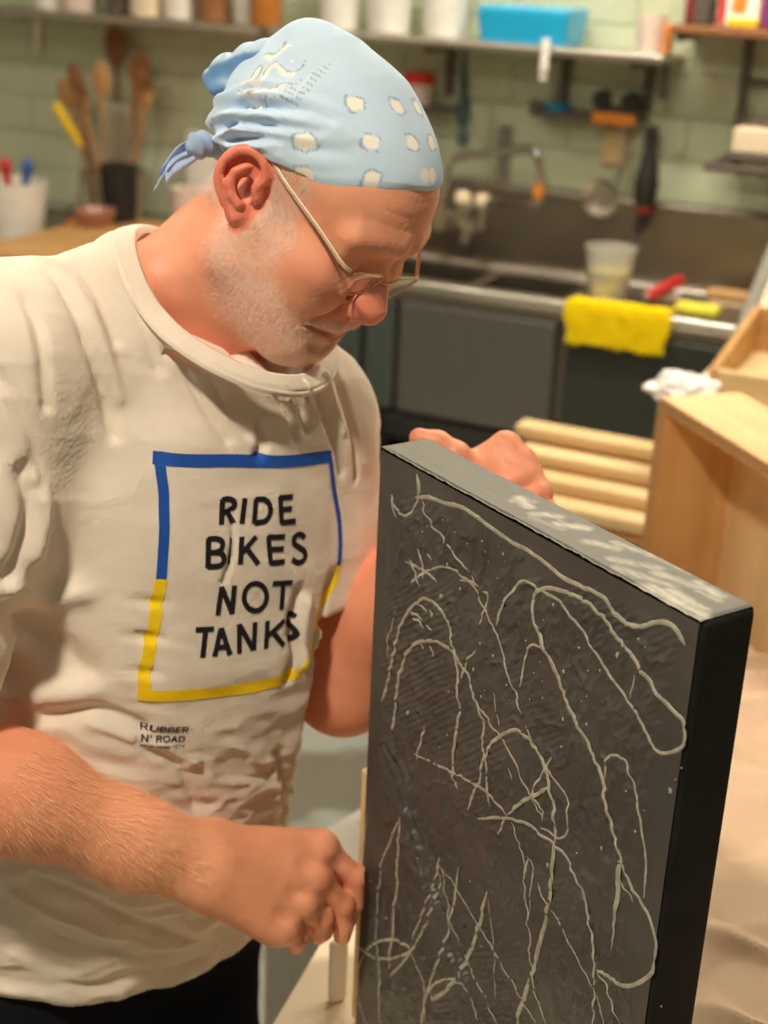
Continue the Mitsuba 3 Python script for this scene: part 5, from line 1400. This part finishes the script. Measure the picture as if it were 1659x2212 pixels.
def shirt0(p):
    d = torso(p)
    d = smin(d, cap(p, at(330, 640, 1.30), SHR, .056, .068), .06)
    d = smin(d, cap(p, at(530, 750, 1.36), SHL, .050, .060), .06)
    d = smin(d, ell(p, RC - RNm * .010, (ra * 1.03, rb * 1.03, .020), np.stack([RA, RB, RNm])), .035)
    hr = SHR + (ELR - SHR) * .80
    d = smin(d, chain(p, [SHR, SHR + (ELR - SHR) * .4, hr], [.070, .070, .068], .03), .035)
    hl = SHL + (ELL - SHL) * .66
    d = smin(d, chain(p, [SHL, SHL + (ELL - SHL) * .35, hl], [.061, .054, .050], .03), .035)
    return d


HEM_S = 0


def shirt_sdf(p):
    d = shirt0(p)
    o = p - RC
    k = np.sqrt(((o @ RA) / (ra * .97)) ** 2 + ((o @ RB) / (rb * .97)) ** 2)
    hole = np.maximum((k - 1) * rb, -(o @ RNm) - .028)
    d = smax(d, -hole, .004)
    q = tob(p)
    d = smax(d, q[:, 1] - (HEM0 - .07 * q[:, 0]), .004)
    ax = (ELL - SHL) / np.linalg.norm(ELL - SHL)
    tl = (p - SHL) @ ax
    near = np.linalg.norm(p - SHL - tl[:, None] * ax, axis=1) < .085
    d = np.where(near & (q[:, 0] > .08), smax(d, (tl - np.linalg.norm(ELL - SHL) * .66 - .0) * 1.0, .003), d)
    return d


HEM0 = float((at(190, 2155, 1.38) - BO) @ BA)
# ---- mesh
LETTERS = {
 'R': [[(-0.0185, -0.0249),(-0.0171, -0.0025)], [(-0.0192, -0.024),(-0.0128, -0.0249),(-0.0075, -0.023),(-0.0061, -0.0192),(-0.0082, -0.0154),(-0.0131, -0.0135),(-0.0177, -0.0133)], [(-0.0117, -0.0135),(-0.004, -0.0027)]],
 'I': [[(0.0036, -0.0255),(0.0036, -0.0028)]],
 'D': [[(0.0154, -0.0247),(0.0161, -0.0029)], [(0.0146, -0.0239),(0.0239, -0.024),(0.03, -0.0192),(0.032, -0.012),(0.0291, -0.0057),(0.0238, -0.0037),(0.0164, -0.0032)]],
 'E': [[(0.0405, -0.0262),(0.0458, -0.0018)], [(0.0393, -0.0251),(0.0561, -0.0246)], [(0.0426, -0.0143),(0.0561, -0.0141)], [(0.0451, -0.0026),(0.0622, -0.0024)]],
 'B': [[(-0.0283, 0.0095),(-0.0259, 0.0355)], [(-0.0289, 0.0104),(-0.0205, 0.0098),(-0.0147, 0.0128),(-0.0144, 0.0181),(-0.0183, 0.0213),(-0.0269, 0.0222)], [(-0.0269, 0.0222),(-0.016, 0.0222),(-0.0109, 0.0267),(-0.0112, 0.0319),(-0.0159, 0.0345),(-0.026, 0.0345)]],
 'I2': [[(-0.005, 0.0097),(-0.0038, 0.0341)]],
 'K': [[(0.0048, 0.0086),(0.0062, 0.0335)], [(0.0197, 0.009),(0.0068, 0.0231)], [(0.0112, 0.0193),(0.025, 0.0339)]],
 'E2': [[(0.0325, 0.0088),(0.0382, 0.0342)], [(0.0318, 0.0097),(0.0512, 0.0108)], [(0.0354, 0.0212),(0.0513, 0.0219)], [(0.0378, 0.0334),(0.054, 0.0336)]],
 'S': [[(0.0762, 0.0147),(0.072, 0.0112),(0.0664, 0.0106),(0.0627, 0.0132),(0.064, 0.0184),(0.071, 0.0228),(0.0775, 0.027),(0.0798, 0.032),(0.0766, 0.0357),(0.0703, 0.0364),(0.0632, 0.0327)]],
 'N': [[(-0.0103, 0.0792),(-0.0097, 0.0532)], [(-0.0096, 0.0538),(0.0043, 0.0785)], [(0.0039, 0.0789),(0.0029, 0.0525)]],
 'O': [[(0.0386, 0.065),(0.0386, 0.0683),(0.0378, 0.0713),(0.0362, 0.0738),(0.0339, 0.0756),(0.0311, 0.0767),(0.0279, 0.0769),(0.0247, 0.0762),(0.0216, 0.0748),(0.0188, 0.0726),(0.0166, 0.0699),(0.015, 0.0668),(0.0141, 0.0635),(0.0141, 0.0602),(0.0148, 0.0573),(0.0164, 0.0548),(0.0186, 0.0529),(0.0213, 0.0518),(0.0244, 0.0515),(0.0276, 0.0521),(0.0308, 0.0536),(0.0336, 0.0558),(0.036, 0.0585),(0.0377, 0.0617),(0.0386, 0.065)]],
 'T': [[(0.0433, 0.0529),(0.0662, 0.0544)], [(0.0556, 0.0536),(0.0572, 0.0786)]],
 'T2': [[(-0.0298, 0.0922),(-0.0124, 0.0916)], [(-0.0202, 0.0917),(-0.02, 0.1178)]],
 'A': [[(-0.0086, 0.1172),(-0.0052, 0.0912)], [(-0.0052, 0.0912),(0.007, 0.1167)], [(-0.006, 0.1091),(0.003, 0.1089)]],
 'N2': [[(0.0164, 0.1159),(0.0128, 0.0884)], [(0.0129, 0.0891),(0.0311, 0.1139)], [(0.0316, 0.1144),(0.029, 0.0877)]],
 'K2': [[(0.0447, 0.1138),(0.0423, 0.0874)], [(0.0628, 0.089),(0.0444, 0.1021)], [(0.0493, 0.0981),(0.065, 0.1134)]],
 'S2': [[(0.0777, 0.0893),(0.0735, 0.0877),(0.0704, 0.0905),(0.0715, 0.096),(0.0773, 0.101),(0.0802, 0.1058),(0.078, 0.1115),(0.0718, 0.1099)]],
}
FRAME = [
 ('blue', 0.00544, [(-0.0835, -0.056),(-0.0542, -0.0564),(-0.016, -0.0577),(0.0135, -0.0572),(0.0625, -0.0567),(0.1001, -0.0575)]),
 ('blue', 0.00444, [(-0.0796, -0.0611),(-0.0759, -0.0432),(-0.0722, -0.0263),(-0.0701, -0.0066),(-0.0682, 0.0111),(-0.0663, 0.0473)]),
 ('blue', 0.00242, [(0.0969, -0.0608),(0.1076, -0.0307),(0.1211, 0.0017),(0.1262, 0.024),(0.1284, 0.0488)]),
 ('yellow', 0.00524, [(-0.0663, 0.0473),(-0.0668, 0.0701),(-0.0669, 0.0902),(-0.0682, 0.1146),(-0.0688, 0.1381),(-0.0666, 0.16)]),
 ('yellow', 0.00565, [(-0.0718, 0.1555),(-0.031, 0.1543),(0.0117, 0.1524),(0.0585, 0.1493),(0.0867, 0.1457)]),
 ('yellow', 0.00282, [(0.1284, 0.0488),(0.1265, 0.0648),(0.1125, 0.088),(0.1066, 0.1091),(0.0962, 0.1266),(0.0886, 0.1493)]),
]
CREASES = [
 (-0.0039, 0.0056, [(-0.2194, -0.1158),(-0.2079, -0.1009),(-0.1917, -0.0714),(-0.1791, -0.0398),(-0.1793, -0.0294)]),
 (-0.0052, 0.0048, [(-0.1979, -0.17),(-0.1913, -0.1538),(-0.1864, -0.1248),(-0.1814, -0.0948)]),
 (-0.0065, 0.0060, [(-0.166, -0.1889),(-0.1568, -0.1725),(-0.1407, -0.1344),(-0.1233, -0.0976),(-0.1154, -0.0694)]),
 (0.0052, 0.0064, [(-0.1567, -0.189),(-0.1446, -0.1721),(-0.1283, -0.1372),(-0.1126, -0.0997)]),
 (-0.0046, 0.0052, [(-0.1367, -0.1904),(-0.1273, -0.1716),(-0.116, -0.144)]),
 (-0.0032, 0.0052, [(-0.1037, -0.1903),(-0.0941, -0.1609),(-0.0789, -0.1252)]),
 (-0.0078, 0.0080, [(-0.1951, -0.0429),(-0.1873, -0.0148),(-0.1917, 0.0133),(-0.2025, 0.0428)]),
 (0.0052, 0.0072, [(-0.1839, -0.0365),(-0.1719, -0.0062),(-0.1768, 0.0274)]),
 (-0.0143, 0.0160, [(-0.1966, 0.0765),(-0.1506, 0.1156),(-0.1312, 0.1329),(-0.1186, 0.1441)]),
 (0.0091, 0.0104, [(-0.1986, 0.0522),(-0.1522, 0.0823),(-0.1256, 0.0698)]),
 (0.0078, 0.0104, [(-0.1539, 0.1907),(-0.136, 0.1728),(-0.1086, 0.1551)]),
 (-0.0065, 0.0072, [(-0.1338, 0.193),(-0.0985, 0.1765),(-0.0622, 0.1864)]),
 (-0.0052, 0.0032, [(0.0023, -0.145),(0.0104, -0.1287),(0.0464, -0.0933),(0.0559, -0.0716)]),
 (0.0052, 0.0032, [(0.0102, -0.1462),(0.0179, -0.1306),(0.0555, -0.0972)]),
 (-0.0052, 0.0032, [(0.02, -0.1458),(0.0487, -0.1142),(0.0707, -0.0805)]),
 (0.0052, 0.0032, [(0.0318, -0.1453),(0.0458, -0.1266),(0.0823, -0.0899)]),
 (-0.0065, 0.0036, [(0.0452, -0.146),(0.0745, -0.1155),(0.1007, -0.0749),(0.1181, -0.0411)]),
 (0.0052, 0.0036, [(0.0594, -0.1465),(0.0927, -0.1134),(0.1134, -0.078)]),
 (-0.0065, 0.0036, [(0.0862, -0.1455),(0.112, -0.111),(0.1296, -0.0728),(0.1412, -0.032)]),
 (-0.0046, 0.0040, [(-0.0581, -0.1284),(-0.0385, -0.0985),(-0.0169, -0.0737)]),
 (-0.0032, 0.0036, [(-0.0324, -0.1193),(-0.0163, -0.096),(0.0021, -0.0778)]),
 (-0.0078, 0.0048, [(0.0145, -0.0855),(0.0191, -0.0742),(0.0147, -0.0624)]),
 (-0.0039, 0.0028, [(-0.008, -0.0133),(-0.0024, 0.0139),(-0.0043, 0.0352),(-0.0082, 0.0502)]),
 (-0.0078, 0.0056, [(0.0768, 0.0653),(0.0726, 0.0959),(0.082, 0.1198),(0.0779, 0.1478)]),
 (0.0065, 0.0056, [(0.0875, 0.0758),(0.0868, 0.1116),(0.0939, 0.1359)]),
 (-0.0065, 0.0056, [(0.1204, 0.059),(0.1112, 0.1029),(0.1043, 0.1486)]),
 (-0.0070, 0.0056, [(0.0892, 0.2348),(0.1106, 0.275),(0.1239, 0.3166)]),
 (0.0050, 0.0048, [(0.0899, 0.2565),(0.1124, 0.3046),(0.1305, 0.3437)]),
 (-0.0040, 0.0048, [(-0.0624, 0.2026),(-0.024, 0.2272),(0.0046, 0.2756)]),
 (0.0040, 0.0048, [(-0.1022, 0.1888),(-0.0493, 0.207),(-0.0066, 0.2236)]),
 (-0.0040, 0.0040, [(-0.1289, 0.3543),(-0.0833, 0.369),(-0.0259, 0.4036)]),
 (0.0040, 0.0040, [(-0.1324, 0.3816),(-0.0864, 0.4009),(-0.0405, 0.4235)]),
 (-0.0040, 0.0036, [(-0.0647, 0.3842),(-0.01, 0.4119),(0.0295, 0.4323)]),
 (-0.0030, 0.0036, [(-0.1117, 0.4104),(-0.0651, 0.4326),(-0.0181, 0.4436)]),
 (0.0030, 0.0032, [(-0.0514, 0.4116),(-0.0053, 0.4351),(0.0424, 0.4418)]),
]
MARK = [(-0.0633, 0.1897),(-0.0212, 0.1897),(-0.062, 0.1978),(-0.062, 0.2045),(-0.0618, 0.2103),(-0.0654, 0.1846)]
sv, sf = mesh_sdf(shirt_sdf, (-.47, .97, .64), (.03, 1.46, 1.58), .0036, 1)
sn = grad(shirt_sdf, sv, 2e-3)
tri = trimesh.Trimesh(sv, sf, process=False)
q = tob(sv)
front = sm(-.25, .35, sn @ BD_)
flatq = np.stack([q[:, 0], q[:, 1], q[:, 0] * 0], 1)
dis = np.zeros(len(sv))
for amp, wd, pts_ in CREASES:
    pp = spline(np.array(pts_), 4)
    pp = np.hstack([pp, np.zeros((len(pp), 1))])
    dl = near_line(flatq, pp)
    dis += amp * np.exp(-(dl / wd) ** 2)
dis *= front
# ripples beside the print, small crumples, long soft drape
rip = np.exp(-((q[:, 0] + .068 - .05 * (q[:, 1] - .15)) / .016) ** 2) * sm(.055, .075, q[:, 1]) * (1 - sm(.155, .175, q[:, 1]))
dis += -.0030 * 1.6 * rip * np.maximum(0, np.sin((q[:, 1] - .06) * 2 * np.pi / .033)) ** 2 * front
warp = meshkit.fbm(q * 9, 2, 2)
low = sm(.10, .30, q[:, 1])
dis += .0016 * (meshkit.fbm(np.stack([q[:, 0] * 22 + 3 * warp, q[:, 1] * 70 + 4 * warp, q[:, 2] * 22], -1), 3, 4) - .5) * (.5 + 1.6 * low)
rg_ = 1 - np.abs(2 * meshkit.fbm(np.stack([q[:, 0] * 12, q[:, 1] * 26 + 1.5 * warp, q[:, 2] * 10], -1), 3, 9) - 1)
dis += .0045 * np.clip(rg_ - .7, 0, 1) / .3 * (.25 + low)
dis += .0035 * (meshkit.fbm(np.stack([q[:, 0] * 24, q[:, 1] * 4, q[:, 2] * 14], -1), 3, 6) - .5) * (1 - low)
collar_d = np.abs(np.linalg.norm((sv - RC) - ((sv - RC) @ RNm)[:, None] * RNm, axis=1) - .085)
dis *= sm(.004, .03, np.min(np.linalg.norm(sv[:, None] - RING[None], axis=2), axis=1))
hemd = HEM0 - .07 * q[:, 0] - q[:, 1]
dis += .0016 * np.exp(-((hemd - .024) / .0022) ** 2) * -1 + .0012 * np.exp(-((hemd - .010) / .008) ** 2) * (hemd > 0)
sv2 = sv + sn * dis[:, None]
pbr('mat_shirt', blotch_fn((.69, .61, .52), (.75, .67, .58), 16.0), .9, spec=.12, sheen=.3, bump=mikit.proc(lambda p, n, uv: nz(p.x * 1300, p.y * 1300, p.z * 1300) + 1.5 * nz(p.x * 330, p.y * 330, p.z * 330)), bscale=.00025)
smesh = trimesh.Trimesh(sv2, sf, process=False)
ks = obj('shirt', smesh, 'mat_shirt', 'person', smooth=True, label='off-white crew neck T-shirt with a printed frame and slogan')
# ribbed collar lying on the shirt along the neck opening
th_ = np.linspace(0, 2 * np.pi, 90, endpoint=False)
ring = RC + np.cos(th_)[:, None] * RA * ra + np.sin(th_)[:, None] * RB * rb
for _ in range(6):
    g = grad(shirt0, ring, 1e-3)
    g = g - (g @ RA)[:, None] * RA * .5 - (g @ RB)[:, None] * RB * .5
    ring = ring - g * np.clip(shirt0(ring), -.004, .004)[:, None]
for _ in range(6):
    ring = (np.roll(ring, 1, 0) + 2 * ring + np.roll(ring, -1, 0)) / 4
gn = grad(shirt0, ring, 1e-3)
out_ = ring - RC
out_ = out_ - gn * (out_ * gn).sum(1, keepdims=True)
out_ /= np.linalg.norm(out_, axis=1, keepdims=True)
prof_ = [(-.010, -.006), (-.0090, .0006), (-.0065, .0018), (.002, .0022), (.0055, .0020), (.0068, .0004), (.0078, .0014), (.0100, .0010), (.0115, -.002)]
CP = np.stack([ring + out_ * (a + .003) + gn * b for a, b in prof_], 1)
CP = np.concatenate([CP, CP[:1]], 0)
obj('collar', grid_mesh(CP), 'mat_shirt', ks, smooth=True, label='ribbed collar band')
# sleeve hem of the far arm
axl = (ELL - SHL) / np.linalg.norm(ELL - SHL)

# ---- the print: strokes laid out flat on the chest and dropped onto the cloth along the chest's forward direction
pbr('mat_ink', (.016, .013, .018), .75, spec=.2)
pbr('mat_ink_blue', (.018, .085, .40), .7, spec=.2)
pbr('mat_ink_yellow', (.86, .60, .012), .7, spec=.2)


def drape(poly, lift=.0006, step=.0022):
    """A flat print shape (u, s) as a thin skin on the shirt."""
    parts = []
    for g in getattr(poly, 'geoms', [poly]):
        x0, y0, x1, y1 = g.bounds
        strips = []
        nx, ny = max(1, int(math.ceil((x1 - x0) / step))), max(1, int(math.ceil((y1 - y0) / step)))
        for i in range(nx):
            col = g.intersection(sbox(x0 + (x1 - x0) * i / nx, y0 - 1, x0 + (x1 - x0) * (i + 1) / nx, y1 + 1))
            for j in range(ny):
                c = col.intersection(sbox(x0 - 1, y0 + (y1 - y0) * j / ny, x1 + 1, y0 + (y1 - y0) * (j + 1) / ny))
                for h in getattr(c, 'geoms', [c]):
                    if h.geom_type == 'Polygon' and h.area > 1e-9:
                        strips.append(h)
        for h in strips:
            v, f = trimesh.creation.triangulate_polygon(h, engine='earcut')
            parts.append(trimesh.Trimesh(np.hstack([v, np.zeros((len(v), 1))]), f, process=False))
    m = cat(*parts)
    m.merge_vertices(digits_vertex=6)
    uv_ = m.vertices[:, :2]
    org = frb(np.stack([uv_[:, 0], uv_[:, 1], np.full(len(uv_), .45)], 1))
    loc_, ray_, _ = smesh.ray.intersects_location(org, np.tile(-BD_, (len(org), 1)), multiple_hits=False)
    dep = np.full(len(org), np.nan)
    dep[ray_] = ((loc_ - BO) @ BD_)
    dep = np.where(np.isnan(dep), np.nanmean(dep), dep)
    P3 = frb(np.stack([uv_[:, 0], uv_[:, 1], dep + lift * 1.4], 1))
    f = m.faces
    a = P3[f]
    nn = np.cross(a[:, 1] - a[:, 0], a[:, 2] - a[:, 0]) @ BD_
    f = np.where((nn < 0)[:, None], f[:, ::-1], f)
    return trimesh.Trimesh(P3, f, process=False)


def strokes_poly(strokes, r, cap_style='flat'):
    return unary_union([LineString(spline(np.array(s_), 4) if len(s_) > 2 else s_).buffer(r, cap_style=cap_style, join_style='mitre') for s_ in strokes])


for col_ in ('blue', 'yellow'):
    pl = unary_union([LineString(spline(np.array(p_), 4)).buffer(w_, cap_style='flat') for c_, w_, p_ in FRAME if c_ == col_])
    obj('print_frame', drape(pl), 'mat_ink_' + col_, ks, smooth=True, label=f'{col_} half of the printed frame')
for key_, strokes in LETTERS.items():
    obj('print_letter', drape(strokes_poly(strokes, .0025 if key_ != 'I2' else .0012)), 'mat_ink', ks, smooth=True, label='black printed letter ' + key_[0])


def text_poly(txt, h, w):
    m = meshkit.text_mesh(txt, h, .001, True)
    v, f = m.vertices, m.faces
    top = (v[f][:, :, 2] > .0005).all(1)
    pg = unary_union([Polygon(t[:, :2]) for t in v[f[top]]])
    x0, y0, x1, y1 = pg.bounds
    from shapely import affinity
    return affinity.scale(affinity.translate(pg, -x0, 0), w / (x1 - x0), -1, origin=(0, 0))


from shapely import affinity as _af
for txt, h, w, u_, s_, shr in (('RUBBER', .0060, .042, -.0625, .1915, 1), ("N' ROAD", .0058, .040, -.0622, .2010, 1), ('NEW YORK CITY', .0026, .041, -.0622, .2065, 1)):
    obj('print_mark', drape(_af.rotate(_af.translate(text_poly(txt, h, w), u_, s_), 1.5, origin=(u_, s_)), step=.004), 'mat_ink', ks, smooth=True, label='small black printed line of text')

# ---------------------------------------------------------------- trousers, shoes
pbr('mat_trousers', (.008, .008, .012), .85, spec=.1)
HIPC = at(205, 1990, 1.52)
HR_, HL_ = HIPC - BLt * .085, HIPC + BLt * .085


def trousers_sdf(p):
    d = ell(p, HIPC + np.array([0, 0, .0]), (.172, .118, .16), np.stack([BLt, BD_, BA]))
    for h_, off in ((HR_, -.03), (HL_, .02)):
        foot = np.array([h_[0] + off, h_[1] + .02, .03])
        knee = np.array([h_[0] + off * .5, h_[1], .45]) + BD_ * .03
        d = smin(d, chain(p, [h_ + np.array([0, 0, -.02]), knee, foot], [.098, .078, .072], .05), .06)
    d = smax(d, .035 - p[:, 2], .01)
    q = tob(p)
    d = smax(d, -(q[:, 1] - HEM0 + .12), .01)
    return d + .004 * np.sin(p[:, 2] * 60 + p[:, 0] * 30) * .4


tv, tf = mesh_sdf(trousers_sdf, (-.62, 1.0, 0.0), (.05, 1.56, .90), .008, 1)
obj('trousers', trimesh.Trimesh(tv, tf, process=False), 'mat_trousers', 'person', smooth=True, label='black trousers')
for h_, off in ((HR_, -.03), (HL_, .02)):
    c0 = np.array([h_[0] + off, h_[1] + .02, 0])
    fd = BD_ * [1, 1, 0]
    fd /= np.linalg.norm(fd)

    def shoe(p):
        d = smin(ell(p, c0 + [0, 0, .045], (.05, .05, .044)), ell(p, c0 + fd * .11 + [0, 0, .036], (.075, .045, .036), np.stack([fd, np.cross([0, 0, 1], fd), [0, 0, 1]])), .05)
        return smax(d, .004 - p[:, 2], .004)
    shv, shf = mesh_sdf(shoe, c0 + [-.24, -.26, -.01], c0 + [.24, .22, .12], .006, 1)
    obj('shoe', trimesh.Trimesh(shv, shf, process=False), 'mat_black', 'person', smooth=True, label='black shoe')

# ---------------------------------------------------------------- eyeglasses
pbr('mat_gold', (.55, .42, .24), .35, 1.0)
pbr('mat_temple', (.62, .48, .34), .4, .3)
ROLLG = math.radians(11)
kg = thing('eyeglasses', 'thin metal framed glasses sliding down the nose', 'glasses')
LC = np.array([.1005, .0340, .000])
fwd_ = np.array([.985, 0, -.17]) / np.linalg.norm([.985, .17])
upg = np.array([.17, 0, .985]) / np.linalg.norm([.985, .17])


def hp(v):
    v = np.asarray(v, float) - [.09, 0, .005]      # the glasses sit a little askew
    c, s = math.cos(ROLLG), math.sin(ROLLG)
    v = np.stack([v[..., 0], v[..., 1] * c + v[..., 2] * s, -v[..., 1] * s + v[..., 2] * c], -1) + [.09, 0, .005]
    return v @ HM.T + HO


for sgn in (-1, 1):
    th2 = np.linspace(0, 2 * np.pi, 48, endpoint=False)
    cx, sx = np.cos(th2), np.sin(th2)
    ex = np.sign(cx) * np.abs(cx) ** .85 * .0245
    ey = np.sign(sx) * np.abs(sx) ** .85 * .0165
    rim = LC * [1, sgn, 1] + np.array([0, sgn, 0]) * ex[:, None] + upg * ey[:, None] - fwd_ * (.0035 * (ex / .0245) ** 2 * (ex > 0))[:, None]
    obj('rim', tube(hp(rim), .0009, 8, closed=True), 'mat_gold', kg, smooth=True)
    n_ = len(rim)
    cen = rim.mean(0) + fwd_ * .0015
    lensm = trimesh.Trimesh(np.vstack([hp(rim), hp(cen)]), np.array([[i, (i + 1) % n_, n_] for i in range(n_)]), process=False)
    obj('lens', lensm, 'mat_glass', kg, smooth=True)
    hinge = LC * [1, sgn, 1] + np.array([-.004, sgn * .0265, .0095])
    lift_ = .0142 * -sgn      # where the roll has moved the temples
    tp = np.array([hinge, hinge + [-.006, sgn * .0085, .001], [.055, sgn * .0730, .0255 + .9 * sgn * .0142], [.012, sgn * .0765, .0275 + sgn * .0142], [-.012, sgn * .0755, .0290 + sgn * .0142]])
    obj('temple_arm', tube(hp(spline(tp, 6)), .0021, 8, flat=(HM[:, 1], .45)), 'mat_temple', kg, smooth=True)
    obj('nose_pad', tube(hp(np.array([LC * [1, sgn, 1] + [-.001, -sgn * .0225, -.002], [.0975, sgn * .0150, -.003]])), .0012, 6), 'mat_gold', kg)
br = np.array([LC + [0, -.0225, .006], [.1045, .004, .0075], [.1045, -.004, .0075], LC * [1, -1, 1] + [0, .0225, .006]])
obj('bridge', tube(hp(spline(br, 6)), .0011, 8), 'mat_gold', kg, smooth=True)
